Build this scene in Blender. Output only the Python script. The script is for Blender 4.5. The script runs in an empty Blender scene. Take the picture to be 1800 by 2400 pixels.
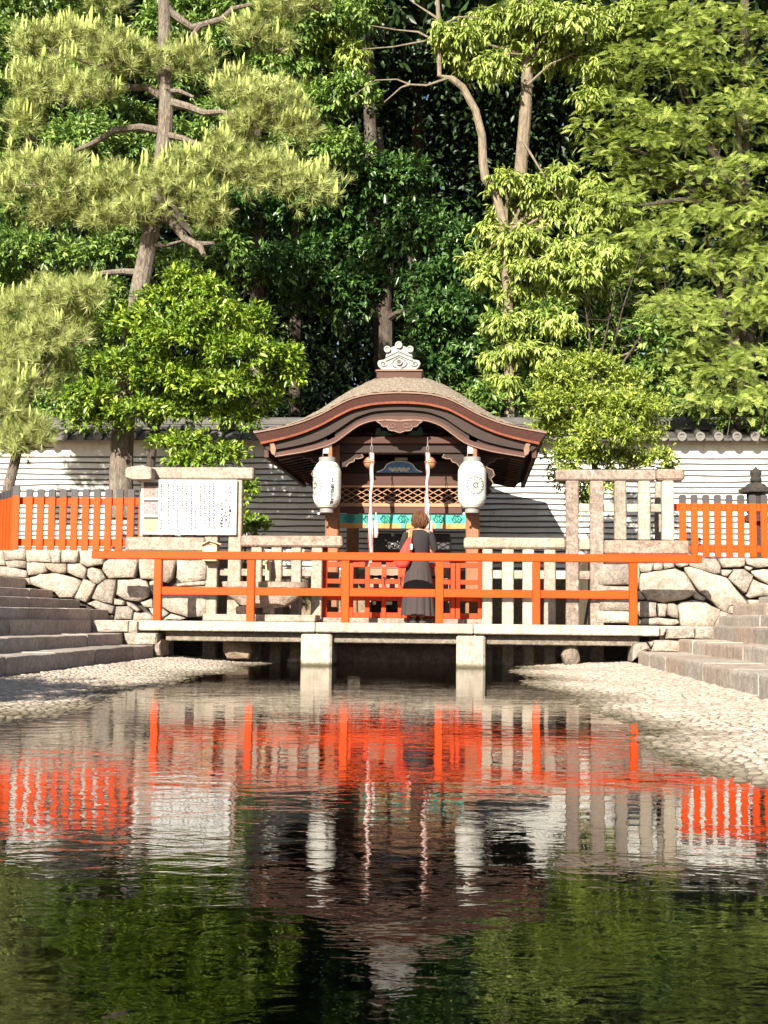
import bpy, math, random
import numpy as np
from mathutils import Vector, Matrix

# ------------------------------------------------------------------ camera, sky, sun, exposure
scene = bpy.context.scene
COL = scene.collection
FOC, CW, CH = 3000.0, 1800, 2400
YAW, ROLL = math.radians(4.0), math.radians(0.6)
PITCH = math.atan(248 / FOC)
CAM = Vector((1.11, 0.0, 0.66))
_f = Vector((-math.sin(YAW) * math.cos(PITCH), math.cos(YAW) * math.cos(PITCH), math.sin(PITCH)))
_r0 = Vector((math.cos(YAW), math.sin(YAW), 0))
_u0 = _r0.cross(_f)
_r = _r0 * math.cos(ROLL) + _u0 * math.sin(ROLL)
_u = -_r0 * math.sin(ROLL) + _u0 * math.cos(ROLL)
cam_d = bpy.data.cameras.new('camera')
cam = bpy.data.objects.new('camera', cam_d)
COL.objects.link(cam)
M = Matrix((_r, _u, -_f)).transposed().to_4x4()
M.translation = CAM
cam.matrix_world = M
cam_d.sensor_fit = 'HORIZONTAL'
cam_d.sensor_width = 36
cam_d.lens = 36 * FOC / CW
cam_d.clip_start = 0.05
cam_d.clip_end = 800
scene.camera = cam

SUN_DIR = Vector((-0.30, -1.0, 0.54)).normalized()      # towards the sun
world = bpy.data.worlds.new('World')
scene.world = world
world.use_nodes = True
wn = world.node_tree.nodes
sky = wn.new('ShaderNodeTexSky')
sky.sky_type = 'NISHITA'
sky.sun_disc = False
sky.sun_elevation = math.asin(SUN_DIR.z)
sky.sun_rotation = math.atan2(SUN_DIR.x, SUN_DIR.y)
world.node_tree.links.new(sky.outputs[0], wn['Background'].inputs[0])
wn['Background'].inputs[1].default_value = 0.055
sun_d = bpy.data.lights.new('sun', 'SUN')
sun_d.energy = 5.0
sun_d.angle = math.radians(0.5)
sun_d.color = (1.0, 0.93, 0.80)
sun = bpy.data.objects.new('sun', sun_d)
COL.objects.link(sun)
sun.rotation_euler = (-SUN_DIR).to_track_quat('-Z', 'Y').to_euler()
sun.location = (-8, -20, 14)
scene.view_settings.view_transform = 'Standard'
scene.view_settings.look = 'None'
scene.view_settings.gamma = 1
scene.view_settings.exposure = 1.38
scene.view_settings.use_curve_mapping = False
scene.render.engine = 'CYCLES'
scene.cycles.use_denoising = True
scene.cycles.max_bounces = 5
scene.cycles.diffuse_bounces = 3
scene.cycles.glossy_bounces = 3
scene.cycles.use_adaptive_sampling = True
scene.cycles.adaptive_threshold = 0.02
scene.cycles.transparent_max_bounces = 8
scene.cycles.caustics_reflective = False
scene.cycles.caustics_refractive = False
scene.cycles.sample_clamp_indirect = 6

RNG = np.random.default_rng(7)
random.seed(7)


# ------------------------------------------------------------------ measuring: a pixel of the photograph and a plane give a place
def ray(px, py):
    return _f * FOC + _r * (px - CW / 2) - _u * (py - CH / 2)


def P(px, py, Y):
    d = ray(px, py)
    t = (Y - CAM.y) / d.y
    return CAM + d * t


def PZ(px, py, z):
    d = ray(px, py)
    t = (z - CAM.z) / d.z
    return CAM + d * t


def crop(ox, oy, s):
    return lambda x, y: (ox + x * s, oy + y * s)


k1 = crop(580, 780, .434)
k2 = crop(0, 980, .3737)
k3 = crop(280, 1180, .3255)
k4 = crop(700, 1120, .2773)
k5 = crop(1060, 1180, .2773)
k6 = crop(1260, 960, .3255)
kA = crop(0, 1120, .217)
kB = crop(0, 1340, .2411)
kC = crop(1480, 1280, .1929)
kD = crop(1560, 960, .1627)
kO = crop(860, 780, .0964)


def Q(k, x, y, Y):
    return P(*k(x, y), Y)


# ------------------------------------------------------------------ materials
def new_mat(name):
    m = bpy.data.materials.new(name)
    m.use_nodes = True
    nt = m.node_tree
    return m, nt, nt.nodes['Principled BSDF']


def N(nt, typ, **kw):
    n = nt.nodes.new(typ)
    for k, v in kw.items():
        if k.startswith('i_'):
            key = k[2:]
            key = int(key) if key.isdigit() else key.replace('_', ' ')
            n.inputs[key].default_value = v
        else:
            setattr(n, k, v)
    return n


def L(nt, a, b):
    nt.links.new(a, b)


def ramp(nt, stops, fac=None, interp='LINEAR'):
    n = nt.nodes.new('ShaderNodeValToRGB')
    n.color_ramp.interpolation = interp
    e = n.color_ramp.elements
    while len(e) < len(stops):
        e.new(0.5)
    for el, (p, c) in zip(e, stops):
        el.position = p
        el.color = (*c, 1) if len(c) == 3 else c
    if fac is not None:
        L(nt, fac, n.inputs[0])
    return n


def mixc(nt, fac, a, b, mode='MIX'):
    n = nt.nodes.new('ShaderNodeMix')
    n.data_type = 'RGBA'
    n.blend_type = mode
    for sock, v in ((n.inputs[0], fac), (n.inputs[6], a), (n.inputs[7], b)):
        if hasattr(v, 'is_linked') or hasattr(v, 'links'):
            L(nt, v, sock)
        elif isinstance(v, (int, float)):
            sock.default_value = v
        else:
            sock.default_value = (*v, 1)
    return n.outputs[2]


def noise(nt, scale, detail=4, rough=.6, vec=None, dist=0.0):
    n = N(nt, 'ShaderNodeTexNoise')
    n.inputs['Scale'].default_value = scale
    n.inputs['Detail'].default_value = detail
    n.inputs['Roughness'].default_value = rough
    n.inputs['Distortion'].default_value = dist
    if vec is not None:
        L(nt, vec, n.inputs['Vector'])
    return n


def geo_pos(nt, scale=(1, 1, 1)):
    g = N(nt, 'ShaderNodeNewGeometry')
    mp = N(nt, 'ShaderNodeMapping')
    mp.inputs['Scale'].default_value = scale
    L(nt, g.outputs['Position'], mp.inputs['Vector'])
    return mp.outputs[0]


def bump(nt, bsdf, height, strength=.3, dist=.02):
    b = N(nt, 'ShaderNodeBump')
    b.inputs['Strength'].default_value = strength
    b.inputs['Distance'].default_value = dist
    L(nt, height, b.inputs['Height'])
    L(nt, b.outputs[0], bsdf.inputs['Normal'])


def mat_granite(name, a, b, dark, speck=70, stain=.5, bstr=.5, lichen=None):
    m, nt, p = new_mat(name)
    pos = geo_pos(nt)
    n1 = noise(nt, speck, 3, .7, pos)
    n2 = noise(nt, 2.3, 5, .65, pos, .4)
    n3 = noise(nt, 9, 5, .7, pos)
    n5 = noise(nt, 15, 6, .8, pos, .5)
    oi = N(nt, 'ShaderNodeObjectInfo')
    base = mixc(nt, ramp(nt, [(.35, (0, 0, 0)), (.65, (1, 1, 1))], n1.outputs[0]).outputs[0], a, b)
    base = mixc(nt, ramp(nt, [(.57, (0, 0, 0)), (.68, (1, 1, 1))], n1.outputs[0]).outputs[0], base, dark)
    base = mixc(nt, ramp(nt, [(.42, (0, 0, 0)), (.60, (1.0,) * 3)], n5.outputs[0]).outputs[0], base, tuple(.35 * q + .65 * w for q, w in zip(a, dark)))
    r2 = ramp(nt, [(.48, (0, 0, 0)), (.7, (stain,) * 3)], n2.outputs[0])
    base = mixc(nt, r2.outputs[0], base, dark)
    if lichen:
        n4 = noise(nt, 5.5, 4, .7, pos, .6)
        base = mixc(nt, ramp(nt, [(.62, (0, 0, 0)), (.68, (.75,) * 3)], n4.outputs[0]).outputs[0], base, lichen)
    v = ramp(nt, [(0, (.66, .64, .62)), (.35, (.90, .88, .86)), (.7, (1, .97, .93)), (1, (.92, .80, .72))], oi.outputs['Random'])
    base = mixc(nt, 1.0, base, v.outputs[0], 'MULTIPLY')
    L(nt, base, p.inputs['Base Color'])
    p.inputs['Roughness'].default_value = .85
    p.inputs['Specular IOR Level'].default_value = .25
    ad = N(nt, 'ShaderNodeMath', operation='ADD')
    L(nt, n1.outputs[0], ad.inputs[0])
    L(nt, n3.outputs[0], ad.inputs[1])
    bump(nt, p, ad.outputs[0], bstr, .02)
    return m


def mat_paint(name, c, rough=.45, var=.12, wear=None, scale=3.0, spec=.4):
    m, nt, p = new_mat(name)
    pos = geo_pos(nt)
    n = noise(nt, scale, 5, .65, pos)
    oi = N(nt, 'ShaderNodeObjectInfo')
    lo = tuple(x * (1 - var) for x in c)
    hi = tuple(min(1, x * (1 + var)) for x in c)
    base = ramp(nt, [(.3, lo), (.7, hi)], n.outputs[0]).outputs[0]
    v = ramp(nt, [(0, (.92,) * 3), (1, (1, 1, 1))], oi.outputs['Random'])
    base = mixc(nt, 1.0, base, v.outputs[0], 'MULTIPLY')
    if wear:
        n2 = noise(nt, 14, 6, .75, pos)
        base = mixc(nt, ramp(nt, [(.60, (0, 0, 0)), (.72, (.7,) * 3)], n2.outputs[0]).outputs[0], base, wear)
    L(nt, base, p.inputs['Base Color'])
    p.inputs['Roughness'].default_value = rough
    p.inputs['Specular IOR Level'].default_value = spec
    bump(nt, p, noise(nt, 40, 4, .6, pos).outputs[0], .08, .01)
    return m


def mat_wood(name, c1, c2, axis='X', rough=.65, scale=1.0, bs=.25):
    m, nt, p = new_mat(name)
    st = {'X': (1.2, 22, 22), 'Y': (22, 1.2, 22), 'Z': (22, 22, 1.2)}[axis]
    pos = geo_pos(nt, tuple(s * scale for s in st))
    n = noise(nt, 2.0, 6, .7, pos, .8)
    pos2 = geo_pos(nt)
    n2 = noise(nt, 2.0, 3, .6, pos2)
    f = mixc(nt, .4, n.outputs[0], n2.outputs[0])
    L(nt, ramp(nt, [(.32, c1), (.68, c2)], f).outputs[0], p.inputs['Base Color'])
    p.inputs['Roughness'].default_value = rough
    p.inputs['Specular IOR Level'].default_value = .3
    bump(nt, p, n.outputs[0], bs, .01)
    return m


def mat_leaf(name, dark, mid, lite, rough=.42, transl=.25, spec=.45):
    m, nt, p = new_mat(name)
    at = N(nt, 'ShaderNodeAttribute', attribute_name='tint')
    c = ramp(nt, [(0, dark), (.55, mid), (1, lite)], at.outputs['Fac']).outputs[0]
    L(nt, c, p.inputs['Base Color'])
    p.inputs['Roughness'].default_value = rough
    p.inputs['Specular IOR Level'].default_value = spec
    if transl > 0:
        t = N(nt, 'ShaderNodeBsdfTranslucent')
        L(nt, c, t.inputs[0])
        mx = N(nt, 'ShaderNodeMixShader')
        mx.inputs[0].default_value = transl
        L(nt, p.outputs[0], mx.inputs[1])
        L(nt, t.outputs[0], mx.inputs[2])
        L(nt, mx.outputs[0], nt.nodes['Material Output'].inputs[0])
    return m


def mat_flat(name, c, rough=.6, spec=.3, metal=0.0):
    m, nt, p = new_mat(name)
    p.inputs['Base Color'].default_value = (*c, 1)
    p.inputs['Roughness'].default_value = rough
    p.inputs['Specular IOR Level'].default_value = spec
    p.inputs['Metallic'].default_value = metal
    return m


MT = {}
MT['granite'] = mat_granite('granite', (.40, .35, .29), (.52, .46, .39), (.17, .14, .11), 60, .55, .6)
MT['granite_pale'] = mat_granite('granite_pale', (.52, .46, .38), (.64, .58, .49), (.24, .20, .16), 48, .5, .55)
MT['granite_pink'] = mat_granite('granite_pink', (.33, .265, .225), (.46, .385, .325), (.12, .09, .075), 44, .75, .7, (.62, .60, .44))
MT['wall_stone'] = mat_granite('wall_stone', (.43, .38, .325), (.56, .50, .43), (.17, .14, .12), 40, .7, 1.0, (.56, .54, .36))
MT['step_stone'] = mat_granite('step_stone', (.45, .41, .365), (.58, .53, .475), (.24, .205, .175), 50, .5, .8)
MT['dark_stone'] = mat_granite('dark_stone', (.05, .045, .04), (.08, .07, .06), (.03, .027, .025), 40, .4, .6)
MT['rough_stone'] = mat_granite('rough_stone', (.30, .25, .20), (.42, .36, .29), (.12, .10, .08), 40, .5, .8)
MT['red'] = mat_paint('vermilion_paint', (.60, .058, .003), .5, .12, (.52, .066, .012), 1.5, .15)
MT['red_old'] = mat_paint('old_vermilion_paint', (.56, .050, .012), .55, .12, (.44, .085, .035), 3, .15)
MT['black_paint'] = mat_paint('black_paint', (.045, .04, .042), .6, .15)
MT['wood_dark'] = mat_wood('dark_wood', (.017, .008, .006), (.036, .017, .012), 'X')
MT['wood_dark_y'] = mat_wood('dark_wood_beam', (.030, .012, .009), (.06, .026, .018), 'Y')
MT['wood_post'] = mat_wood('post_wood', (.16, .065, .030), (.30, .14, .07), 'Z')
MT['wood_red'] = mat_wood('red_brown_wood', (.045, .017, .012), (.095, .040, .027), 'X')
MT['wood_tan'] = mat_wood('tan_wood', (.28, .14, .075), (.42, .235, .13), 'X')
MT['wood_new'] = mat_wood('new_wood', (.42, .31, .17), (.54, .42, .25), 'X')
MT['wood_edge'] = mat_wood('pale_edge_wood', (.15, .085, .06), (.25, .155, .11), 'X')
MT['orange_edge'] = mat_wood('orange_bark_edge', (.09, .026, .014), (.27, .070, .032), 'Z', .8, .45)
MT['white_paint'] = mat_paint('white_paint', (.80, .79, .76), .6, .03)
MT['tile_dark'] = mat_paint('dark_roof_tile', (.075, .07, .065), .6, .35, (.20, .19, .15), 4)
MT['tile_pale'] = mat_paint('pale_tile', (.33, .325, .315), .7, .15, (.17, .17, .165), 7)
MT['tile_end'] = mat_paint('grey_tile_end', (.15, .14, .125), .7, .25, (.26, .25, .22), 9)
MT['tile_groove'] = mat_flat('tile_groove', (.24, .23, .21), .8)
MT['paper'] = mat_flat('lantern_paper', (.62, .60, .55), .75, .2)
MT['ink'] = mat_flat('ink', (.02, .02, .02), .7)
MT['ink_grey'] = mat_flat('grey_print', (.07, .065, .06), .7)
MT['grey_metal'] = mat_flat('grey_metal', (.22, .21, .20), .5, .4)
MT['iron'] = mat_flat('black_iron', (.02, .02, .02), .5)
MT['copper'] = mat_flat('copper_bell', (.52, .25, .15), .38, .5, .55)
MT['brass'] = mat_flat('brass', (.62, .42, .16), .35, .5, .8)
MT['board'] = mat_flat('white_board', (.54, .54, .53), .5, .3)


def mat_plaster():
    m, nt, p = new_mat('white_plaster')
    pos = geo_pos(nt)
    n = noise(nt, 1.1, 5, .65, pos, .3)
    n2 = noise(nt, 6, 5, .7, geo_pos(nt, (1, 1, .35)))
    c = ramp(nt, [(.3, (.64, .62, .57)), (.62, (.80, .785, .75))], n.outputs[0]).outputs[0]
    c = mixc(nt, ramp(nt, [(.52, (0, 0, 0)), (.74, (.75,) * 3)], n2.outputs[0]).outputs[0], c, (.50, .43, .32))
    L(nt, c, p.inputs['Base Color'])
    p.inputs['Roughness'].default_value = .9
    bump(nt, p, n2.outputs[0], .2, .01)
    return m


MT['plaster'] = mat_plaster()


def mat_bark_roof():
    m, nt, p = new_mat('cypress_bark_roof')
    pos = geo_pos(nt, (6, 4, 11))
    n = noise(nt, 4.0, 6, .75, pos, .5)
    n2 = noise(nt, 3, 4, .6, geo_pos(nt))
    n3 = noise(nt, 45, 3, .6, geo_pos(nt))
    c = ramp(nt, [(.30, (.11, .08, .058)), (.48, (.30, .24, .18)), (.70, (.52, .44, .34))], n.outputs[0]).outputs[0]
    c = mixc(nt, ramp(nt, [(.62, (0, 0, 0)), (.78, (.35,) * 3)], n2.outputs[0]).outputs[0], c, (.30, .31, .14))
    L(nt, c, p.inputs['Base Color'])
    p.inputs['Roughness'].default_value = .95
    ad = N(nt, 'ShaderNodeMath', operation='ADD')
    L(nt, n.outputs[0], ad.inputs[0])
    L(nt, n3.outputs[0], ad.inputs[1])
    bump(nt, p, ad.outputs[0], 1.0, .05)
    return m


MT['bark_roof'] = mat_bark_roof()


def mat_bark_edge():
    m, nt, p = new_mat('cut_bark_edge')
    n = noise(nt, 3.0, 6, .75, geo_pos(nt, (14, 14, 40)), .4)
    c = ramp(nt, [(.32, (.022, .008, .006)), (.55, (.065, .020, .013)), (.8, (.15, .05, .028))], n.outputs[0]).outputs[0]
    L(nt, c, p.inputs['Base Color'])
    p.inputs['Roughness'].default_value = .9
    bump(nt, p, n.outputs[0], .8, .03)
    return m


MT['bark_edge'] = mat_bark_edge()


def mat_trunk(name, a, b, sc=(14, 14, 3.5)):
    m, nt, p = new_mat(name)
    n = noise(nt, 1.6, 6, .7, geo_pos(nt, sc), 1.2)
    n2 = noise(nt, 2.2, 4, .6, geo_pos(nt))
    c = ramp(nt, [(.33, a), (.66, b)], n.outputs[0]).outputs[0]
    c = mixc(nt, ramp(nt, [(.5, (0, 0, 0)), (.75, (.4,) * 3)], n2.outputs[0]).outputs[0], c, (.30, .29, .22))
    L(nt, c, p.inputs['Base Color'])
    p.inputs['Roughness'].default_value = .9
    bump(nt, p, n.outputs[0], 1.0, .05)
    return m


MT['pine_bark'] = mat_trunk('pine_bark', (.045, .034, .027), (.29, .23, .18))
MT['dark_bark'] = mat_trunk('dark_bark', (.03, .022, .018), (.11, .08, .06))
MT['smooth_bark'] = mat_trunk('smooth_bark', (.12, .095, .065), (.27, .21, .145), (5, 5, 2))


# ------------------------------------------------------------------ mesh builder
class MB:
    def __init__(self):
        self.v, self.f = [], []

    def add(self, vs, fs):
        o = len(self.v)
        self.v += [tuple(x) for x in vs]
        self.f += [tuple(i + o for i in q) for q in fs]
        return self

    def box(self, x0, x1, y0, y1, z0, z1, c=0.0):
        if c <= 0:
            vs = [(x, y, z) for x in (x0, x1) for y in (y0, y1) for z in (z0, z1)]
            return self.add(vs, [(0, 1, 3, 2), (4, 6, 7, 5), (0, 4, 5, 1), (2, 3, 7, 6), (0, 2, 6, 4), (1, 5, 7, 3)])
        c = min(c, .45 * (x1 - x0), .45 * (y1 - y0), .45 * (z1 - z0))
        vs, idx = [], {}
        for i, sx in enumerate((-1, 1)):
            for j, sy in enumerate((-1, 1)):
                for k, sz in enumerate((-1, 1)):
                    X, Y, Z = (x0, x1)[i], (y0, y1)[j], (z0, z1)[k]
                    for a in range(3):
                        q = [X - sx * c, Y - sy * c, Z - sz * c]
                        q[a] = (X, Y, Z)[a]
                        idx[(i, j, k, a)] = len(vs)
                        vs.append(q)
        fs = []
        for a in range(3):
            b, d = (a + 1) % 3, (a + 2) % 3
            for s in (0, 1):
                loop = []
                for (t, u) in ((0, 0), (1, 0), (1, 1), (0, 1)):
                    key = [0, 0, 0]
                    key[a], key[b], key[d] = s, t, u
                    loop.append(idx[(*key, a)])
                fs.append(tuple(loop if s else loop[::-1]))
            for t in (0, 1):
                for u in (0, 1):
                    k0, k1_ = [0, 0, 0], [0, 0, 0]
                    k0[b], k0[d], k0[a] = t, u, 0
                    k1_[b], k1_[d], k1_[a] = t, u, 1
                    q = (idx[(*k0, b)], idx[(*k1_, b)], idx[(*k1_, d)], idx[(*k0, d)])
                    fs.append(q if (t == u) else q[::-1])
        for i in (0, 1):
            for j in (0, 1):
                for k in (0, 1):
                    q = (idx[(i, j, k, 0)], idx[(i, j, k, 1)], idx[(i, j, k, 2)])
                    fs.append(q if (i + j + k) % 2 else q[::-1])
        return self.add(vs, fs)

    def prism(self, poly, y0, y1, c=0.0):
        """polygon in (x, z), extruded from y0 (front) to y1, with a chamfered front edge"""
        n = len(poly)
        cx = sum(p[0] for p in poly) / n
        cz = sum(p[1] for p in poly) / n
        ext = max(max(abs(p[0] - cx), abs(p[1] - cz)) for p in poly)
        s = 1 - c / max(ext, 1e-4)
        rings = [[(p[0], y1, p[1]) for p in poly]]
        if c > 0:
            rings.append([(p[0], y0 + c, p[1]) for p in poly])
            rings.append([(cx + (p[0] - cx) * s, y0, cz + (p[1] - cz) * s) for p in poly])
        else:
            rings.append([(p[0], y0, p[1]) for p in poly])
        vs = [q for r in rings for q in r]
        fs = []
        for r in range(len(rings) - 1):
            for i in range(n):
                j = (i + 1) % n
                fs.append((r * n + i, r * n + j, (r + 1) * n + j, (r + 1) * n + i))
        fs.append(tuple(range(n)))
        o = (len(rings) - 1) * n
        fs.append(tuple(o + i for i in reversed(range(n))))
        return self.add(vs, fs)

    def tube(self, pts, rads, n=8, cap=True):
        pts = [Vector(p) for p in pts]
        vs, fs = [], []
        t0 = (pts[1] - pts[0]).normalized()
        a = t0.orthogonal().normalized()
        for i, p in enumerate(pts):
            t = (pts[min(i + 1, len(pts) - 1)] - pts[max(i - 1, 0)]).normalized()
            a = (a - t * a.dot(t)).normalized()
            b = t.cross(a)
            for k in range(n):
                an = 2 * math.pi * k / n
                vs.append(p + (a * math.cos(an) + b * math.sin(an)) * rads[i])
        for i in range(len(pts) - 1):
            for k in range(n):
                fs.append((i * n + k, i * n + (k + 1) % n, (i + 1) * n + (k + 1) % n, (i + 1) * n + k))
        if cap:
            fs.append(tuple(reversed(range(n))))
            fs.append(tuple((len(pts) - 1) * n + k for k in range(n)))
        return self.add(vs, fs)

    def lathe(self, prof, c, n=20, sx=1.0, sy=1.0):
        """profile of (radius, z) turned about the vertical through c"""
        vs, fs = [], []
        for (r, z) in prof:
            for k in range(n):
                an = 2 * math.pi * k / n
                vs.append((c[0] + r * sx * math.cos(an), c[1] + r * sy * math.sin(an), c[2] + z))
        for i in range(len(prof) - 1):
            for k in range(n):
                fs.append((i * n + k, i * n + (k + 1) % n, (i + 1) * n + (k + 1) % n, (i + 1) * n + k))
        fs.append(tuple(reversed(range(n))))
        fs.append(tuple((len(prof) - 1) * n + k for k in range(n)))
        return self.add(vs, fs)

    def disc_y(self, x, z, r, y0, y1, n=20, r2=None):
        """short cylinder along Y, front at y0"""
        r2 = r if r2 is None else r2
        vs = [(x + r2 * math.cos(2 * math.pi * k / n), y0, z + r2 * math.sin(2 * math.pi * k / n)) for k in range(n)]
        vs += [(x + r * math.cos(2 * math.pi * k / n), y1, z + r * math.sin(2 * math.pi * k / n)) for k in range(n)]
        fs = [(k, k + n, (k + 1) % n + n, (k + 1) % n) for k in range(n)]
        fs += [tuple(range(n)), tuple(reversed(range(n, 2 * n)))]
        return self.add(vs, fs)

    def ring_y(self, x, z, r0, r1, y0, y1, n=20):
        vs, fs = [], []
        for (r, y) in ((r0, y1), (r0, y0), (r1, y0), (r1, y1)):
            vs += [(x + r * math.cos(2 * math.pi * k / n), y, z + r * math.sin(2 * math.pi * k / n)) for k in range(n)]
        for i in range(4):
            for k in range(n):
                a, b = i * n, ((i + 1) % 4) * n
                fs.append((a + k, a + (k + 1) % n, b + (k + 1) % n, b + k))
        return self.add(vs, fs)

    def grid(self, rows):
        """rows of points, joined into a sheet"""
        n = len(rows[0])
        vs = [p for r in rows for p in r]
        fs = [(i * n + k, i * n + k + 1, (i + 1) * n + k + 1, (i + 1) * n + k)
              for i in range(len(rows) - 1) for k in range(n - 1)]
        return self.add(vs, fs)

    def build(self, name, mat, parent=None, smooth=False, **props):
        me = bpy.data.meshes.new(name)
        me.from_pydata(self.v, [], self.f)
        me.validate()
        me.update()
        if smooth:
            me.polygons.foreach_set('use_smooth', [True] * len(me.polygons))
        return link(name, me, mat, parent, **props)


def link(name, me, mat, parent=None, **props):
    if mat is not None and not me.materials:
        me.materials.append(MT[mat] if isinstance(mat, str) else mat)
    o = bpy.data.objects.new(name, me)
    COL.objects.link(o)
    if parent is not None:
        o.parent = parent
        o.matrix_parent_inverse = Matrix.Translation(-parent_loc(parent))
    for k, v in props.items():
        o[k] = v
    return o


def parent_loc(o):
    return LOCS.get(o.name, Vector((0, 0, 0)))


LOCS = {}


def thing(name, label, cat, loc=(0, 0, 0), group=None):
    o = bpy.data.objects.new(name, None)
    COL.objects.link(o)
    o.empty_display_size = .2
    o.location = loc
    LOCS[o.name] = Vector(loc)
    o['label'] = label
    o['category'] = cat
    if group:
        o['group'] = group
    return o


def tag(o, label, cat, group=None):
    o['label'] = label
    o['category'] = cat
    if group:
        o['group'] = group
    return o


def np_mesh(name, verts, faces, tint=None):
    """mesh from arrays; faces is (n, k)"""
    me = bpy.data.meshes.new(name)
    verts = np.asarray(verts, dtype=np.float32)
    faces = np.asarray(faces, dtype=np.int32)
    n, k = faces.shape
    me.vertices.add(len(verts))
    me.vertices.foreach_set('co', verts.ravel())
    me.loops.add(n * k)
    me.loops.foreach_set('vertex_index', faces.ravel())
    me.polygons.add(n)
    me.polygons.foreach_set('loop_start', np.arange(0, n * k, k, dtype=np.int32))
    me.update(calc_edges=True)
    if tint is not None:
        at = me.attributes.new('tint', 'FLOAT', 'POINT')
        at.data.foreach_set('value', np.asarray(tint, dtype=np.float32))
    return me


def text_mesh(body, size, name='lettering', spacing=1.0, bold=.0):
    """words as a flat mesh in (x, z), one character under another when body holds line breaks"""
    cu = bpy.data.curves.new(name, 'FONT')
    cu.body = body
    cu.size = size
    cu.align_x = 'CENTER'
    cu.align_y = 'TOP'
    cu.space_line = spacing
    cu.resolution_u = 2
    cu.offset = bold
    o = bpy.data.objects.new(name + '_tmp', cu)
    COL.objects.link(o)
    dg = bpy.context.evaluated_depsgraph_get()
    me = bpy.data.meshes.new_from_object(o.evaluated_get(dg))
    bpy.data.objects.remove(o)
    bpy.data.curves.remove(cu)
    return me


def smooth_curve(pts, n=60, passes=3):
    pts = np.array(pts, float)
    t = np.linspace(pts[0, 0], pts[-1, 0], n)
    y = np.interp(t, pts[:, 0], pts[:, 1])
    for _ in range(passes):
        y[1:-1] = (y[:-2] + 2 * y[1:-1] + y[2:]) / 4
    return t, y


def rough_stone(poly, yf, depth, bulge=.05, seed=0, inset=.9):
    """irregular block: traced outline in (x, z), rounded front, pieces of edge broken"""
    rg = random.Random(seed)
    pts = []
    n = len(poly)
    for i in range(n):
        a, b = poly[i], poly[(i + 1) % n]
        pts.append(a)
        if math.hypot(b[0] - a[0], b[1] - a[1]) > .16:
            j = .012
            pts.append(((a[0] + b[0]) / 2 + rg.uniform(-j, j), (a[1] + b[1]) / 2 + rg.uniform(-j, j)))
    n = len(pts)
    cx = sum(p[0] for p in pts) / n
    cz = sum(p[1] for p in pts) / n

    def ringv(s, y, jy=0.0):
        s *= 1.03
        return [(cx + (p[0] - cx) * s, y + rg.uniform(-jy, jy), cz + (p[1] - cz) * s) for p in pts]
    rings = [ringv(.99, yf + depth), ringv(1.0, yf + .06), ringv(.975, yf + .018, .006), ringv(inset, yf - .006, .008), ringv(.45, yf - bulge, .010)]
    vs = [q for r in rings for q in r] + [(cx, yf - bulge * 1.05, cz)]
    fs = []
    for r in range(len(rings) - 1):
        for i in range(n):
            j = (i + 1) % n
            fs.append((r * n + i, r * n + j, (r + 1) * n + j, (r + 1) * n + i))
    o = (len(rings) - 1) * n
    for i in range(n):
        fs.append((o + i, o + (i + 1) % n, len(vs) - 1))
    fs.append(tuple(reversed(range(n))))
    # outlines are traced clockwise or not: keep normals outward
    area = sum(pts[i][0] * pts[(i + 1) % n][1] - pts[(i + 1) % n][0] * pts[i][1] for i in range(n))
    if area > 0:
        fs = [tuple(reversed(q)) for q in fs]
    m = MB()
    m.add(vs, fs)
    return m


def rect(k, x0, y0, x1, y1, Y):
    xm, ym = (x0 + x1) / 2, (y0 + y1) / 2
    return (Q(k, x0, ym, Y).x, Q(k, x1, ym, Y).x, Q(k, xm, y1, Y).z, Q(k, xm, y0, Y).z)


def rbox(name, mat, parent, k, x0, y0, x1, y1, Y, depth, c=.01, z0=None, z1=None, **props):
    xa, xb, za, zb = rect(k, x0, y0, x1, y1, Y)
    if z0 is not None:
        za = z0
    if z1 is not None:
        zb = z1
    return MB().box(xa, xb, Y, Y + depth, za, zb, c).build(name, mat, parent, **props)


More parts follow.
